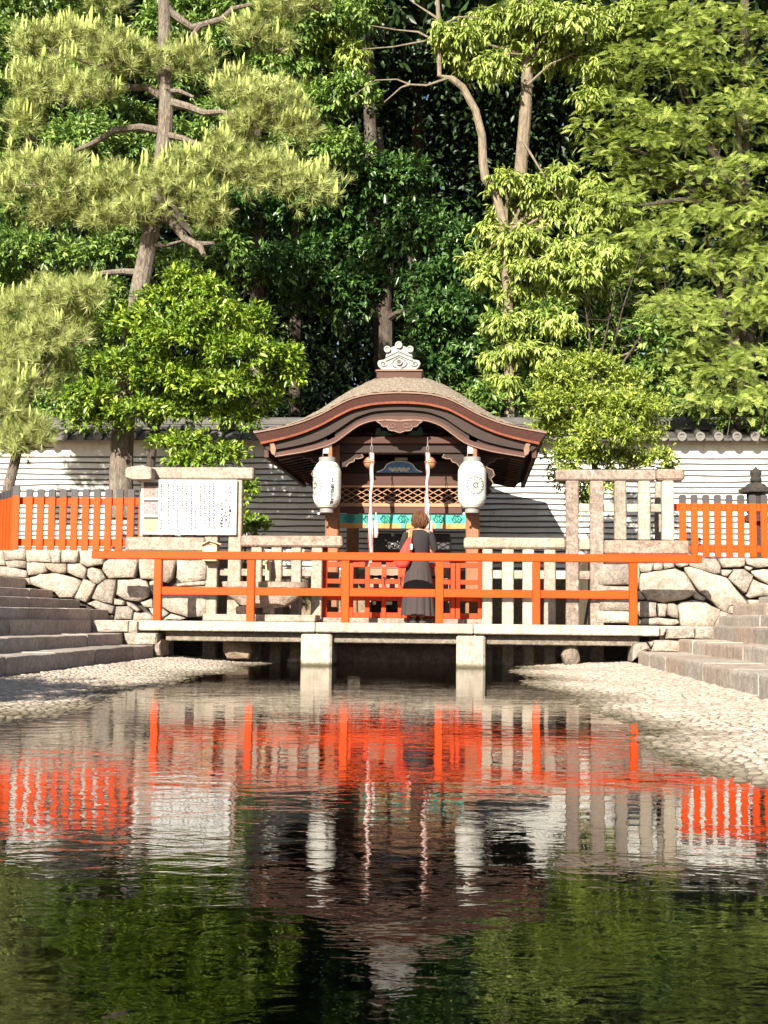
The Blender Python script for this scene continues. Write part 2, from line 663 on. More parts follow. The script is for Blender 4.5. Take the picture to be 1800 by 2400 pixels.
# ------------------------------------------------------------------ setting: water, banks, ground
def mat_water():
    m, nt, p = new_mat('pond_water')
    nt.nodes.remove(p)
    g = N(nt, 'ShaderNodeNewGeometry')
    n1 = noise(nt, 5.5, 3, .55, geo_pos(nt, (1.0, 1.7, 1)), .5)
    n2 = noise(nt, 1.3, 2, .5, geo_pos(nt, (1.0, 1.5, 1)), .3)
    n3 = noise(nt, 19, 2, .5, geo_pos(nt, (1.0, 1.6, 1)))
    s = N(nt, 'ShaderNodeMath', operation='MULTIPLY_ADD')
    L(nt, n2.outputs[0], s.inputs[0])
    s.inputs[1].default_value = 1.6
    L(nt, n1.outputs[0], s.inputs[2])
    s2 = N(nt, 'ShaderNodeMath', operation='MULTIPLY_ADD')
    L(nt, n3.outputs[0], s2.inputs[0])
    s2.inputs[1].default_value = .12
    L(nt, s.outputs[0], s2.inputs[2])
    b = N(nt, 'ShaderNodeBump')
    b.inputs['Strength'].default_value = 1.0
    b.inputs['Distance'].default_value = WAVE
    calm = noise(nt, .55, 2, .5, geo_pos(nt, (1, .6, 1)), .4)
    cr_ = ramp(nt, [(.38, (.5,) * 3), (.62, (1.3,) * 3)], calm.outputs[0])
    hm = N(nt, 'ShaderNodeMath', operation='MULTIPLY')
    L(nt, s2.outputs[0], hm.inputs[0])
    L(nt, cr_.outputs[0], hm.inputs[1])
    L(nt, hm.outputs[0], b.inputs['Height'])
    fr = N(nt, 'ShaderNodeFresnel', i_IOR=1.33)
    L(nt, b.outputs[0], fr.inputs['Normal'])
    gl = N(nt, 'ShaderNodeBsdfGlossy')
    gl.inputs['Roughness'].default_value = .015
    gl.inputs['Color'].default_value = (.88, .88, .87, 1)
    L(nt, b.outputs[0], gl.inputs['Normal'])
    tr = N(nt, 'ShaderNodeBsdfTransparent')
    tr.inputs[0].default_value = (.42, .46, .34, 1)
    mx = N(nt, 'ShaderNodeMixShader')
    L(nt, fr.outputs[0], mx.inputs[0])
    L(nt, tr.outputs[0], mx.inputs[1])
    L(nt, gl.outputs[0], mx.inputs[2])
    L(nt, mx.outputs[0], nt.nodes['Material Output'].inputs[0])
    return m


WAVE = .0016
MT['water'] = mat_water()


def mat_cobble():
    m, nt, p = new_mat('bank_cobbles')
    pos = geo_pos(nt)
    at = N(nt, 'ShaderNodeAttribute', attribute_name='tint')
    oi = N(nt, 'ShaderNodeObjectInfo')
    n = noise(nt, 18, 4, .65, pos)
    c = ramp(nt, [(0, (.27, .225, .19)), (.5, (.39, .335, .28)), (1, (.50, .44, .38))], at.outputs['Fac']).outputs[0]
    v = ramp(nt, [(0, (.82, .80, .78)), (1, (1.1, 1.08, 1.04))], oi.outputs['Random'])
    c = mixc(nt, 1.0, c, v.outputs[0], 'MULTIPLY')
    c = mixc(nt, ramp(nt, [(.45, (0, 0, 0)), (.75, (.5,) * 3)], n.outputs[0]).outputs[0], c, (.30, .25, .20))
    # water mark and weed where the stones are wet
    sx = N(nt, 'ShaderNodeSeparateXYZ')
    L(nt, pos, sx.inputs[0])
    n2 = noise(nt, 3.5, 4, .7, pos)
    zz = N(nt, 'ShaderNodeMath', operation='MULTIPLY_ADD')
    L(nt, n2.outputs[0], zz.inputs[0])
    zz.inputs[1].default_value = -.05
    L(nt, sx.outputs[2], zz.inputs[2])
    wet = ramp(nt, [(0, (1, 1, 1)), (.022, (0, 0, 0))], zz.outputs[0]).outputs[0]
    ofs = N(nt, 'ShaderNodeMath', operation='ADD')
    L(nt, zz.outputs[0], ofs.inputs[0])
    ofs.inputs[1].default_value = .030
    wet = ramp(nt, [(.0, (1, 1, 1)), (.035, (0, 0, 0))], ofs.outputs[0]).outputs[0]
    c = mixc(nt, wet, c, (.045, .036, .014))
    L(nt, c, p.inputs['Base Color'])
    p.inputs['Roughness'].default_value = .85
    p.inputs['Specular IOR Level'].default_value = .25
    bump(nt, p, n.outputs[0], .5, .01)
    return m


MT['cobble'] = mat_cobble()
MT['mortar'] = mat_granite('bank_mortar', (.24, .20, .17), (.32, .27, .23), (.16, .13, .10), 30, .5, .6)
MT['bed'] = mat_granite('pond_bed_mud', (.030, .026, .014), (.05, .042, .022), (.012, .011, .007), 12, .5, .6)
MT['ground'] = mat_granite('earth_ground', (.22, .17, .12), (.30, .24, .17), (.10, .08, .05), 20, .5, .6)

DECK_Z = Q(k4, 800, 1228, 17.6).z
YB = 17.45          # front plane of the bridge
YW = 18.58          # plane of the stone fence, gate and retaining walls
mb = MB()
mb.add([(-9, -8, 0), (10, -8, 0), (10, 24, 0), (-9, 24, 0)], [(0, 1, 2, 3)])
mb.build('pond_water', 'water', kind='structure')
mb = MB()
mb.add([(-9, -8, -.42), (10, -8, -.42), (10, 24.4, -.42), (-9, 24.4, -.42)], [(0, 1, 2, 3)])
mb.build('pond_bed', 'bed', kind='structure')

LX = [P(361.6, 1511, 17.5).x, P(287, 1483, 17.5).x, P(214.6, 1453, 17.5).x,
      P(255.6, 1428, YW).x, P(190.5, 1405, YW).x, P(125, 1383, YW).x, P(63, 1354, YW).x]
LZ = [P(361.6, 1511, 17.5).z, P(287, 1483.5, 17.5).z, DECK_Z + .01,
      P(255.6, 1428, YW).z, P(190.5, 1405, YW).z, P(125, 1383, YW).z, P(63, 1354, YW).z]
RX = [P(1497, 1529, 17.2).x, P(1590, 1500, 17.5).x, P(1668, 1473, 17.5).x,
      P(1682, 1442, YW).x, P(1715, 1418, YW).x, P(1777, 1398, YW).x]
RZ = [LZ[0], LZ[1], LZ[2], P(1690, 1443, YW).z, P(1715, 1418, YW).z, P(1777, 1399, YW).z]
RX.append(RX[-1] + .42)
RZ.append(RZ[-1] + .15)
FOOT_Z = .10

wl = sorted([(PZ(x, y, 0).y, PZ(x, y, 0).x) for x, y in ((624, 1562), (445, 1600), (325, 1633), (163, 1687), (0, 1739))])
wr = sorted([(PZ(x, y, 0).y, PZ(x, y, 0).x) for x, y in ((1171, 1570), (1204, 1603), (1269, 1630), (1334, 1657), (1442, 1733), (1578, 1825), (1714, 1853), (1800, 1874))])


def shore(side, Y):
    w = wl if side < 0 else wr
    return float(np.interp(Y, [a for a, b in w], [b for a, b in w]))


def bank_z(side, x, Y):
    foot = LX[0] + .02 if side < 0 else RX[0] - .02
    w = shore(side, Y)
    s = (x - foot) / (w - foot)
    if s <= 1:
        return FOOT_Z * max(0, 1 - s) ** 1.15 + .012 * math.sin(2.1 * Y + 3 * x) * max(0, 1 - s) * s * 4
    return -.16 * (s - 1) * abs(w - foot)


def pebble_template(n, seed):
    rg = np.random.default_rng(seed)
    ang = np.arange(n) * 2 * math.pi / n + rg.uniform(-.25, .25, n)
    rad = 1 + rg.uniform(-.16, .16, n)
    v = [(math.cos(a) * r, math.sin(a) * r, -.6) for a, r in zip(ang, rad)]
    v += [(math.cos(a) * r * .94, math.sin(a) * r * .94, .12) for a, r in zip(ang, rad)]
    v += [(math.cos(a) * r * .62, math.sin(a) * r * .62, .52 + rg.uniform(-.1, .1)) for a, r in zip(ang, rad)]
    v.append((0, 0, .6))
    f = []
    for ring in (0, 1):
        for i in range(n):
            j = (i + 1) % n
            a, b = ring * n, (ring + 1) * n
            f += [(a + i, a + j, b + j), (a + i, b + j, b + i)]
    f += [(2 * n + i, 2 * n + (i + 1) % n, 3 * n) for i in range(n)]
    return np.array(v), np.array(f)


PEB = [pebble_template(5, s) for s in range(5)]
PEB_ME = []
for v, f in PEB:
    me = np_mesh('cobble', v, f, np.full(len(v), .6))
    me.polygons.foreach_set('use_smooth', [True] * len(me.polygons))
    me.materials.append(MT['cobble'])
    PEB_ME.append(me)


def make_bank(side, name):
    foot = LX[0] if side < 0 else RX[0]
    rows = []
    for Y in np.arange(1.0, 18.9, .25):
        w = shore(side, Y)
        row = []
        for s in list(np.linspace(0, 1, 12)) + [1.15, 1.4, 1.9]:
            x = foot + .02 * (-side) * 0 + (w - foot) * s if s <= 1 else w + (s - 1) * 1.3 * (-side)
            z = bank_z(side, x, Y) if s <= 1 else -.16 * (s - 1) * 2.2
            row.append((x, Y, z - .014))
        rows.append(row)
    bank = MB().grid(rows).build(name, 'mortar', kind='structure', smooth=True)
    rg = np.random.default_rng(20 + side)
    cells = []
    y = 3.2 if side > 0 else 5.6
    while y < 18.6:
        w = shore(side, y)
        x0, x1 = sorted((foot - side * .05, w - side * .28))
        x = x0 + rg.uniform(0, .1)
        while x < x1:
            a = rg.uniform(.021, .043)
            x += a
            cells.append((x, y + rg.uniform(-.025, .025), a, a * rg.uniform(.62, .95)))
            x += a * .92
        y += .050
    big = []
    keep = []
    for c in cells:
        z = bank_z(side, c[0], c[1])
        if z < -.05:
            continue
        v = Vector((c[0], c[1], z)) - CAM
        dep = v.dot(_f)
        px = CW / 2 + FOC * v.dot(_r) / dep
        inside = 10 < px < CW - 10
        (big if inside else keep).append((c[2] / dep, c[0], c[1], z, c[2], c[3]))
    big.sort(reverse=True)
    keep += big[140:]
    for (_, x, y_, z, a, b) in big[:140]:
        o = bpy.data.objects.new('cobble', PEB_ME[int(rg.integers(5))])
        COL.objects.link(o)
        o.parent = bank
        o.location = (x, y_, z - .012)
        o.rotation_euler = (rg.uniform(-.1, .1), rg.uniform(-.1, .1), rg.uniform(-.35, .35))
        o.scale = (a, b, a * rg.uniform(.2, .45))
    V, F, T = [], [], []
    off = 0
    for (_, x, y_, z, a, b) in keep:
        v, f = PEB[int(rg.integers(5))]
        an = rg.uniform(-.35, .35)
        q = v * np.array([a, b, a * rg.uniform(.2, .45)])
        ca, sa = math.cos(an), math.sin(an)
        q = np.stack([q[:, 0] * ca - q[:, 1] * sa + x, q[:, 0] * sa + q[:, 1] * ca + y_, q[:, 2] + z - .012], 1)
        V.append(q)
        F.append(f + off)
        T.append(np.full(len(q), rg.uniform(.1, 1)))
        off += len(q)
    me = np_mesh('cobble_field', np.concatenate(V), np.concatenate(F), np.concatenate(T))
    me.polygons.foreach_set('use_smooth', [True] * len(me.polygons))
    link('cobble_field', me, 'cobble', bank, kind='stuff')
    return bank


make_bank(-1, 'bank_left')
make_bank(1, 'bank_right')

TERR_Z = Q(kA, 900, 775, YW).z
g = MB()
xl, xr = P(478, 1300, YW).x, P(1400, 1300, YW).x
g.box(-60, xl - .02, YW + .45, 24.8, .2, TERR_Z - .03)
g.box(xr + .02, 60, YW + .45, 24.8, .2, TERR_Z - .03)
g.box(-200, 200, 24.8, 400, .2, TERR_Z - .03)
g.box(-60, LX[-1] - .5, -60, YW + .45, -.4, LZ[-1])
g.box(RX[-1] + .5, 60, -60, YW + .45, -.4, RZ[-1])
g.box(-60, 60, -60, -8, -.4, .6)
g.build('ground', 'ground', kind='structure')


# ------------------------------------------------------------------ stone steps on both sides
def make_steps(side, X, Z, label, seed):
    t = thing('stone_steps', label, 'steps', (X[0], 12, FOOT_Z))
    rg = random.Random(seed)
    for i, (x, z) in enumerate(zip(X, Z)):
        yend = 17.5 if i < 3 else YW - .02
        if side > 0 and i == 0:
            yend = 17.2
        y = yend
        while y > 6.5:
            ln = rg.uniform(.85, 1.7)
            y0 = y - ln
            back = x + side * (1.3 if i != 2 else 1.2)
            jx = rg.uniform(-.008, .008)
            jz = rg.uniform(-.008, .006)
            xs = sorted((x + jx, back))
            zb = -.4 if i < 3 else Z[i - 1] - .02
            xn = x + jx
            zt_s = z + jz
            prof = [(back, zb), (xn, zb), (xn + side * .004, zt_s - .03), (xn + side * .010, zt_s - .008), (xn + side * .03, zt_s), (back, zt_s + .004)]
            nseg = 6
            m = MB()
            rows_s = []
            for q in range(nseg + 1):
                yq = y0 + .0015 + (ln - .003) * q / nseg
                dj = rg.uniform(-.005, .005)
                rows_s.append([(a + dj * side, yq, b + (dj if b > zb + .05 else 0)) for a, b in prof])
            m.grid(rows_s)
            for e in (0, -1):
                m.add(rows_s[e], [tuple(range(len(prof)))])
            m.build('step_block', 'step_stone', t)
            y = y0
    return t


make_steps(-1, LX, LZ, 'worn grey stone steps climbing left from the cobbled bank beside the bridge', 3)
make_steps(1, RX, RZ, 'sunlit tan stone steps climbing right from the cobbled bank', 4)


# ------------------------------------------------------------------ dry stone retaining walls
def wall_stones(name, label, k, polys, Y, x_back, seed):
    b0 = Q(k, *polys[0][0], Y)
    t = thing(name, label, 'stone wall', (sum(x_back) / 2, Y, .5))
    for i, poly in enumerate(polys):
        pts = [(Q(k, x, y, Y).x, Q(k, x, y, Y).z) for x, y in poly]
        rough_stone(pts, Y + random.uniform(-.015, .015), .26, random.uniform(.012, .03), seed + i).build('stone', 'wall_stone', t, smooth=True)
    MB().box(x_back[0], x_back[1], Y + .14, Y + .44, .1, TERR_Z - .05).build('stone_core', 'dark_stone', t)
    return t


LSTONE = [
    [(20, 828), (158, 828), (158, 888), (30, 893)], [(162, 828), (318, 826), (318, 905), (165, 900)],
    [(322, 826), (380, 826), (378, 906), (322, 905)], [(386, 828), (490, 828), (485, 895), (465, 908), (386, 905)],
    [(498, 830), (640, 840), (648, 915), (545, 933), (500, 905)], [(-60, 828), (14, 828), (36, 925), (-60, 920)],
    [(28, 897), (155, 895), (160, 940), (50, 945)], [(-60, 928), (30, 930), (165, 958), (165, 1000), (-60, 985)],
    [(165, 906), (270, 908), (295, 960), (240, 978), (172, 984)], [(276, 910), (410, 912), (413, 960), (395, 973), (330, 966), (290, 940)],
    [(420, 914), (498, 910), (538, 945), (528, 1010), (480, 995), (418, 965)],
    [(548, 945), (572, 936), (620, 950), (660, 1000), (610, 1040), (575, 1030), (543, 990)],
    [(650, 905), (680, 886), (858, 886), (855, 930), (838, 998), (680, 1005), (642, 950)],
    [(868, 886), (960, 886), (1095, 890), (1075, 1000), (1040, 1030), (1000, 1020), (880, 1005)],
    [(1108, 890), (1290, 890), (1290, 1010), (1140, 1035), (1105, 1000)],
    [(185, 1000), (250, 977), (330, 972), (395, 985), (500, 1020), (490, 1060), (455, 1125), (370, 1125), (340, 1090), (190, 1040)],
    [(520, 1010), (595, 1040), (535, 1158), (465, 1128), (485, 1090)],
    [(610, 1050), (660, 1012), (720, 1014), (718, 1080), (703, 1165), (575, 1130)],
    [(735, 1015), (860, 1008), (910, 1022), (932, 1070), (922, 1120), (860, 1148), (780, 1138), (728, 1105)],
    [(545, 1162), (600, 1142), (713, 1180), (703, 1228), (610, 1200)], [(715, 1132), (778, 1147), (775, 1172), (715, 1170)],
    [(725, 1182), (800, 1180), (830, 1200), (823, 1262), (712, 1265)], [(792, 1152), (815, 1157), (878, 1200), (858, 1215), (800, 1178)],
    [(840, 1218), (920, 1218), (958, 1245), (958, 1268), (832, 1266)], [(880, 1155), (950, 1132), (958, 1190), (900, 1182)],
    [(1017, 1062), (1285, 1052), (1290, 1105), (1290, 1240), (1180, 1250), (1060, 1213), (1017, 1180)],
    [(932, 1192), (1010, 1194), (1058, 1222), (1010, 1258), (965, 1247)], [(1070, 1227), (1170, 1254), (1100, 1268), (1017, 1266)],
    [(937, 1027), (960, 1017), (1010, 1032), (1005, 1050), (960, 1110), (945, 1080)],
    [(600, 1232), (700, 1236), (705, 1262), (590, 1266)], [(-60, 992), (180, 1004), (186, 1045), (-60, 1040)],
    [(1105, 1040), (1285, 1020), (1285, 1046), (1110, 1055)],
]
xw = P(490, 1300, YW).x
WL = wall_stones('retaining_wall', 'rough sunlit stone wall under the left red fence', k2, LSTONE, YW, (-9.5, xw - .05), 100)
RSTONE = [
    [(90, 205), (265, 205), (255, 290), (225, 315), (110, 315)], [(275, 205), (385, 205), (380, 288), (270, 290)],
    [(392, 205), (512, 205), (525, 253), (400, 278)], [(530, 215), (698, 208), (688, 240), (590, 258)],
    [(705, 208), (870, 140), (1030, 150), (1088, 240), (1083, 330), (1000, 333), (715, 242)],
    [(1075, 150), (1380, 142), (1383, 230), (1330, 253), (1110, 258)], [(1395, 142), (1760, 142), (1760, 250), (1530, 263), (1410, 215)],
    [(105, 390), (130, 335), (530, 277), (640, 322), (700, 402), (768, 520), (763, 580), (620, 648), (400, 683), (200, 653), (110, 520)],
    [(642, 257), (720, 254), (1000, 342), (1160, 387), (1420, 700), (1190, 722), (1160, 825), (1050, 742), (940, 642), (800, 512), (702, 372)],
    [(1100, 285), (1230, 290), (1160, 370), (1097, 350)], [(1178, 390), (1250, 282), (1370, 282), (1478, 360), (1468, 410), (1400, 558), (1372, 568)],
    [(1382, 237), (1480, 262), (1440, 303), (1390, 280)], [(1460, 302), (1760, 282), (1760, 500), (1660, 458), (1490, 358)],
    [(1482, 402), (1659, 472), (1760, 520), (1760, 600), (1540, 612), (1440, 632), (1402, 600)],
    [(752, 600), (782, 547), (908, 632), (880, 668), (780, 640)], [(80, 672), (305, 682), (308, 853), (100, 858), (77, 800)],
    [(320, 697), (433, 702), (428, 780), (413, 853), (325, 853)], [(445, 697), (500, 687), (558, 717), (568, 878), (437, 830)],
    [(110, 922), (140, 877), (300, 867), (558, 892), (588, 935), (500, 962), (115, 960)],
    [(572, 722), (612, 682), (750, 657), (900, 682), (1080, 772), (1080, 840), (1000, 975), (600, 972)],
    [(80, 562), (100, 547), (173, 640), (120, 653), (80, 640)], [(1430, 652), (1760, 640), (1760, 705), (1430, 707)],
    [(1000, 980), (1085, 790), (1160, 830), (1200, 730), (1760, 710), (1760, 985)],
    [(78, 215), (88, 215), (106, 330), (78, 540)],
    [(-420, 215), (70, 215), (70, 460), (-400, 470)], [(-400, 480), (70, 490), (70, 780), (-400, 780)], [(-420, 790), (70, 800), (70, 940), (-420, 930)],
]
xw2 = P(1405, 1300, YW).x
WR = wall_stones('retaining_wall', 'rough pale stone wall under the right red fence', kC, RSTONE, YW, (xw2 + .1, 9.5), 200)

# blocks that close the ends of the lower steps beside the bridge
for k, polys, lab, sd in (
        (k2, [[(585, 1272), (800, 1274), (800, 1340), (612, 1340)], [(808, 1277), (862, 1277), (862, 1350), (805, 1350)],
              [(775, 1347), (985, 1350), (980, 1420), (800, 1420)], [(970, 1425), (1010, 1390), (1010, 1490), (970, 1490)]],
         'row of pale end blocks between the left steps and the bridge', 300),
        (kC, [[(432, 1000), (768, 1000), (773, 1112), (427, 1122)], [(780, 1000), (1010, 1002), (1010, 1130), (780, 1122)],
              [(30, 1182), (180, 1172), (228, 1240), (150, 1290), (10, 1400), (10, 1300)], [(280, 1147), (630, 1160), (640, 1285), (252, 1277)],
              [(355, 1000), (428, 1002), (423, 1040), (380, 1085), (355, 1090)], [(205, 1165), (275, 1160), (240, 1230)]],
         'row of tan end blocks between the bridge and the right steps', 310)):
    c0 = Q(k, *polys[0][0], 17.45)
    t = thing('stone_abutment', lab, 'stone blocks', (c0.x, 17.5, .1))
    for i, poly in enumerate(polys):
        pts = [(Q(k, x, y, 17.45).x, Q(k, x, y, 17.45).z) for x, y in poly]
        rough_stone(pts, 17.45, .5, .02, sd + i).build('stone', 'wall_stone', t)
    xs = (LX[2] - .6, Q(k3, 270, 900, 17.6).x) if k is k2 else (Q(k6, 880, 1600, 17.6).x, RX[2] + .6)
    MB().box(xs[0], xs[1], 17.62, YW + .05, -.4, DECK_Z - .002).build('landing_slab', 'step_stone', t)

# ------------------------------------------------------------------ stone bridge
def wet_foot(mat, z0, z1, col):
    """tide mark: stone that the pond keeps wet"""
    m = mat.copy()
    nt = m.node_tree
    p = nt.nodes['Principled BSDF']
    src = p.inputs['Base Color'].links[0].from_socket
    pos = geo_pos(nt)
    sx = N(nt, 'ShaderNodeSeparateXYZ')
    L(nt, pos, sx.inputs[0])
    n = noise(nt, 9, 4, .6, pos)
    ad = N(nt, 'ShaderNodeMath', operation='MULTIPLY_ADD')
    L(nt, n.outputs[0], ad.inputs[0])
    ad.inputs[1].default_value = -.05
    L(nt, sx.outputs[2], ad.inputs[2])
    mr = N(nt, 'ShaderNodeMapRange')
    mr.inputs[1].default_value, mr.inputs[2].default_value = z0, z1
    mr.inputs[3].default_value, mr.inputs[4].default_value = 1, 0
    L(nt, ad.outputs[0], mr.inputs[0])
    L(nt, mixc(nt, mr.outputs[0], src, col), p.inputs['Base Color'])
    return m


MT['pier_stone'] = wet_foot(MT['granite_pale'], -.01, .035, (.10, .085, .05))
xa, xb = Q(k3, 135, 880, YB).x, Q(k6, 880, 1590, YB).x
j1, j2 = Q(k3, 1410, 880, YB).x, Q(k4, 1478, 1260, YB).x
zt, zb = DECK_Z, DECK_Z - .135
br = thing('stone_bridge', 'low stone slab bridge across the pond below the red railing', 'bridge', ((xa + xb) / 2, 18, 0))
for a, b in ((xa, j1), (j1, j2), (j2, xb)):
    MB().box(a + .004, b - .004, YB, YW - .12, zb, zt, .014).build('slab', 'granite_pale', br)
MB().box(xa + .35, xb - .25, YB + .16, YB + .46, zb - .14, zb - .003, .01).build('beam', 'rough_stone', br)
MB().box(xa + .35, xb - .25, YW - .5, YW - .2, zb - .14, zb - .003, .01).build('beam', 'rough_stone', br)
for kk, x0, x1 in ((k3, 1305, 1528), (k4, 1332, 1577)):
    yy = 1050 if kk is k3 else 1450
    MB().box(Q(kk, x0, yy, YB + .05).x, Q(kk, x1, yy, YB + .05).x, YB + .05, YB + .75, -.42, zb - .01, .03).build('pier', 'pier_stone', br)
for kk, poly, yy in ((k3, [(745, 975), (850, 965), (935, 985), (948, 1060), (925, 1120), (775, 1115), (742, 1060)], YB + .5),
                     (k5, [(960, 1150), (1055, 1165), (1060, 1230), (1082, 1330), (1050, 1370), (955, 1365), (925, 1280), (950, 1220)], YB + .3)):
    rough_stone([(Q(kk, x, y, yy).x, Q(kk, x, y, yy).z) for x, y in poly], yy, .3, .04, 77).build('boulder_support', 'rough_stone', br)

# ------------------------------------------------------------------ vermilion railing on the bridge
rl = thing('bridge_railing', 'bright vermilion wooden railing standing along the stone bridge', 'railing', (0, 17.65, DECK_Z))
pw = .053
POSTS = [P(x, 1380, 17.6).x for x in (368.5, 587, 809, 1030, 1257, 1484.6)]
zr1, zr0 = P(930, 1295.5, 17.6).z, P(930, 1314, 17.6).z
zm1, zm0 = P(930, 1380, 17.6).z, P(930, 1398.5, 17.6).z
xs0, xs1 = P(215, 1300, 17.6).x, P(1646, 1310, 17.6).x
for x in POSTS:
    MB().box(x - pw, x + pw, 17.6, 17.6 + 2 * pw, DECK_Z + .001, zr0 - .002, .006).build('post', 'red', rl)
MB().box(xs0, xs1, 17.585, 17.6 + 2 * pw + .015, zr0, zr1, .008).build('top_rail', 'red', rl)
for a, b in zip(POSTS[:-1], POSTS[1:]):
    MB().box(a + pw + .001, b - pw - .001, 17.622, 17.6 + 2 * pw - .022, zm0, zm1, .006).build('middle_rail', 'red', rl)

# ------------------------------------------------------------------ vermilion gate
YG = YW + .2
gt = thing('lattice_gate', 'low vermilion lattice double gate in front of the shrine', 'gate', (0, YG, DECK_Z))
zs1 = Q(k4, 700, 1186, YG).z
MB().box(Q(k4, 195, 1200, YG).x, Q(k4, 1560, 1200, YG).x, YG - .1, YG + .12, DECK_Z - .1, zs1, .012).build('sill_stone', 'granite_pink', gt)
for a, b, t0 in ((203, 240, 590), (355, 425, 712), (428, 460, 720), (560, 600, 750), (700, 738, 750), (840, 872, 720), (876, 906, 720),
                 (1010, 1045, 750), (1150, 1190, 750), (1285, 1322, 720), (1328, 1365, 720), (1515, 1552, 605)):
    xa_, xb_, za_, zb_ = rect(k4, a, t0, b, 1178, YG)
    MB().box(xa_, xb_, YG, YG + .06, zs1 + .002, zb_, .005).build('upright', 'red_old', gt)
SEG = [(240, 355), (460, 560), (600, 700), (738, 840), (906, 1010), (1045, 1150), (1190, 1285), (1365, 1515)]
for y0, y1 in ((715, 757), (858, 897), (935, 1040), (1140, 1178)):
    za_, zb_ = Q(k4, 870, y1, YG).z, Q(k4, 870, y0, YG).z
    if y1 == 1178:
        za_ = zs1 + .003
    for a, b in SEG:
        MB().box(Q(k4, a, y0, YG).x + .001, Q(k4, b, y0, YG).x - .001, YG + .008, YG + .05, za_, zb_, .004).build('crossbar', 'red_old', gt)
for cx_ in (722, 860):
    x = Q(k4, cx_, 880, YG).x
    z = Q(k4, cx_, 880, YG).z
    MB().tube([(x, YG - .015, z + .06), (x, YG - .02, z - .05), (x + .03, YG - .03, z - .07)], [.006, .006, .006], 6).build('latch', 'iron', gt)
    MB().ring_y(x, z + .06, .012, .02, YG - .022, YG - .006, 12).build('latch_ring', 'iron', gt)

# ------------------------------------------------------------------ stone post fences beside the gate
sf = thing('stone_fence', 'weathered granite post fence left of the gate, with a tall frame behind the notice board', 'stone fence', (P(520, 1400, YW).x, YW, 0))
ID = lambda x, y: (x, y)
rbox('lintel', 'granite', sf, k2, 940, 308, 1588, 382, YW, .22, .02)
p = [(785, 322), (800, 306), (893, 293), (948, 310), (948, 380), (925, 384), (830, 385), (785, 368)]
MB().prism([(Q(k2, x, y, YW - .25).x, Q(k2, x, y, YW - .25).z) for x, y in p], YW - .25, YW + .3, .012).build('lintel_end', 'granite', sf)
zl = Q(k2, 1100, 383, YW).z
zbase = Q(k2, 1000, 746, YW).z
for a, b in ((326, 351), (380, 404), (431, 455)):
    xa_, xb_, _, _ = rect(ID, a, 1240, b, 1250, YW + .05)
    MB().box(xa_, xb_, YW + .06, YW + .2, zbase + .002, zl - .002, .012).build('post', 'granite', sf)
for a, b, z0 in ((480, 511, 0), (536, 566, 0)):
    xa_, xb_, _, _ = rect(ID, a, 1240, b, 1250, YW + .05)
    MB().box(xa_, xb_, YW + .03, YW + .2, -.3, zl - .002, .014).build('post', 'granite', sf)
rbox('base_slab', 'granite', sf, k2, 785, 747, 1282, 832, YW - .02, .3, .018)
rbox('capstone', 'granite_pink', sf, k3, 872, 232, 1603, 311, YW - .02, .28, .025)
zc = Q(k3, 1200, 311, YW).z
for i, (a, b) in enumerate(((945, 1020), (1090, 1165), (1235, 1306), (1380, 1457))):
    xa_, xb_, _, _ = rect(k3, a, 400, b, 500, YW)
    MB().box(xa_, xb_, YW + .02, YW + .17, -.3, zc - .002, .014).build('post', 'granite_pale' if i == 3 else 'granite', sf)
pr = [Q(k3, a, 500, YW).x for a in (715, 780, 865, 945, 1020, 1090, 1165, 1235, 1306, 1380)]
zq0, zq1 = Q(k3, 1000, 521, YW).z, Q(k3, 1000, 470, YW).z
for a, b in zip(pr[0::2], pr[1::2]):
    MB().box(a + .002, b - .002, YW + .07, YW + .15, zq0, zq1, .008).build('crossbar', 'granite', sf)

sr = thing('stone_fence', 'weathered granite post fence right of the gate, with a tall open frame', 'stone fence', (P(1300, 1400, YW).x, YW, 0))
rbox('lintel', 'granite_pink', sr, k6, 132, 432, 855, 508, YW, .22, .02)
rbox('lintel', 'granite_pink', sr, k6, 858, 426, 1062, 508, YW + .002, .24, .03)
zl2 = Q(k6, 600, 508, YW).z
zb2 = Q(k6, 780, 941, YW).z
for i, (a, b, lo) in enumerate(((205, 298, 0), (380, 478, 0), (556, 642, 1), (728, 815, 1), (898, 985, 1))):
    xa_, xb_, _, _ = rect(k6, a, 700, b, 720, YW)
    MB().box(xa_, xb_, YW + .02, YW + .17, (zb2 + .002) if lo else -.3, zl2 - .002, .016).build('post', ('granite_pink', 'granite_pink', 'granite', 'granite_pale', 'granite_pale')[i], sr)
ed = [Q(k6, a, 700, YW).x for a in (298, 380, 478, 556, 642, 728, 815, 898)]
za_, zb_ = Q(k6, 600, 733, YW).z, Q(k6, 600, 675, YW).z
for a, b in zip(ed[0::2], ed[1::2]):
    MB().box(a + .002, b - .002, YW + .07, YW + .15, za_, zb_, .008).build('crossbar', 'granite_pale', sr)
rbox('base_slab', 'granite_pink', sr, k6, 482, 942, 1093, 1040, YW - .02, .3, .02)
rbox('back_post', 'granite', sr, k6, 850, 520, 895, 935, YW + .8, .14, .012)
rbox('capstone', 'granite', sr, k5, 97, 288, 958, 380, YW - .02, .28, .025)
zc2 = Q(k5, 500, 380, YW).z
eds = []
for i, (a, b) in enumerate(((255, 340), (422, 520), (596, 692), (778, 875))):
    xa_, xb_, _, _ = rect(k5, a, 600, b, 620, YW)
    eds += [xa_, xb_]
    MB().box(xa_, xb_, YW + .02, YW + .17, -.3, zc2 - .002, .014).build('post', ('granite_pale', 'granite_pale', 'granite_pale', 'granite')[i], sr)
eds.append(Q(k6, 205, 700, YW).x)
za_, zb_ = Q(k5, 600, 636, YW).z, Q(k5, 600, 565, YW).z
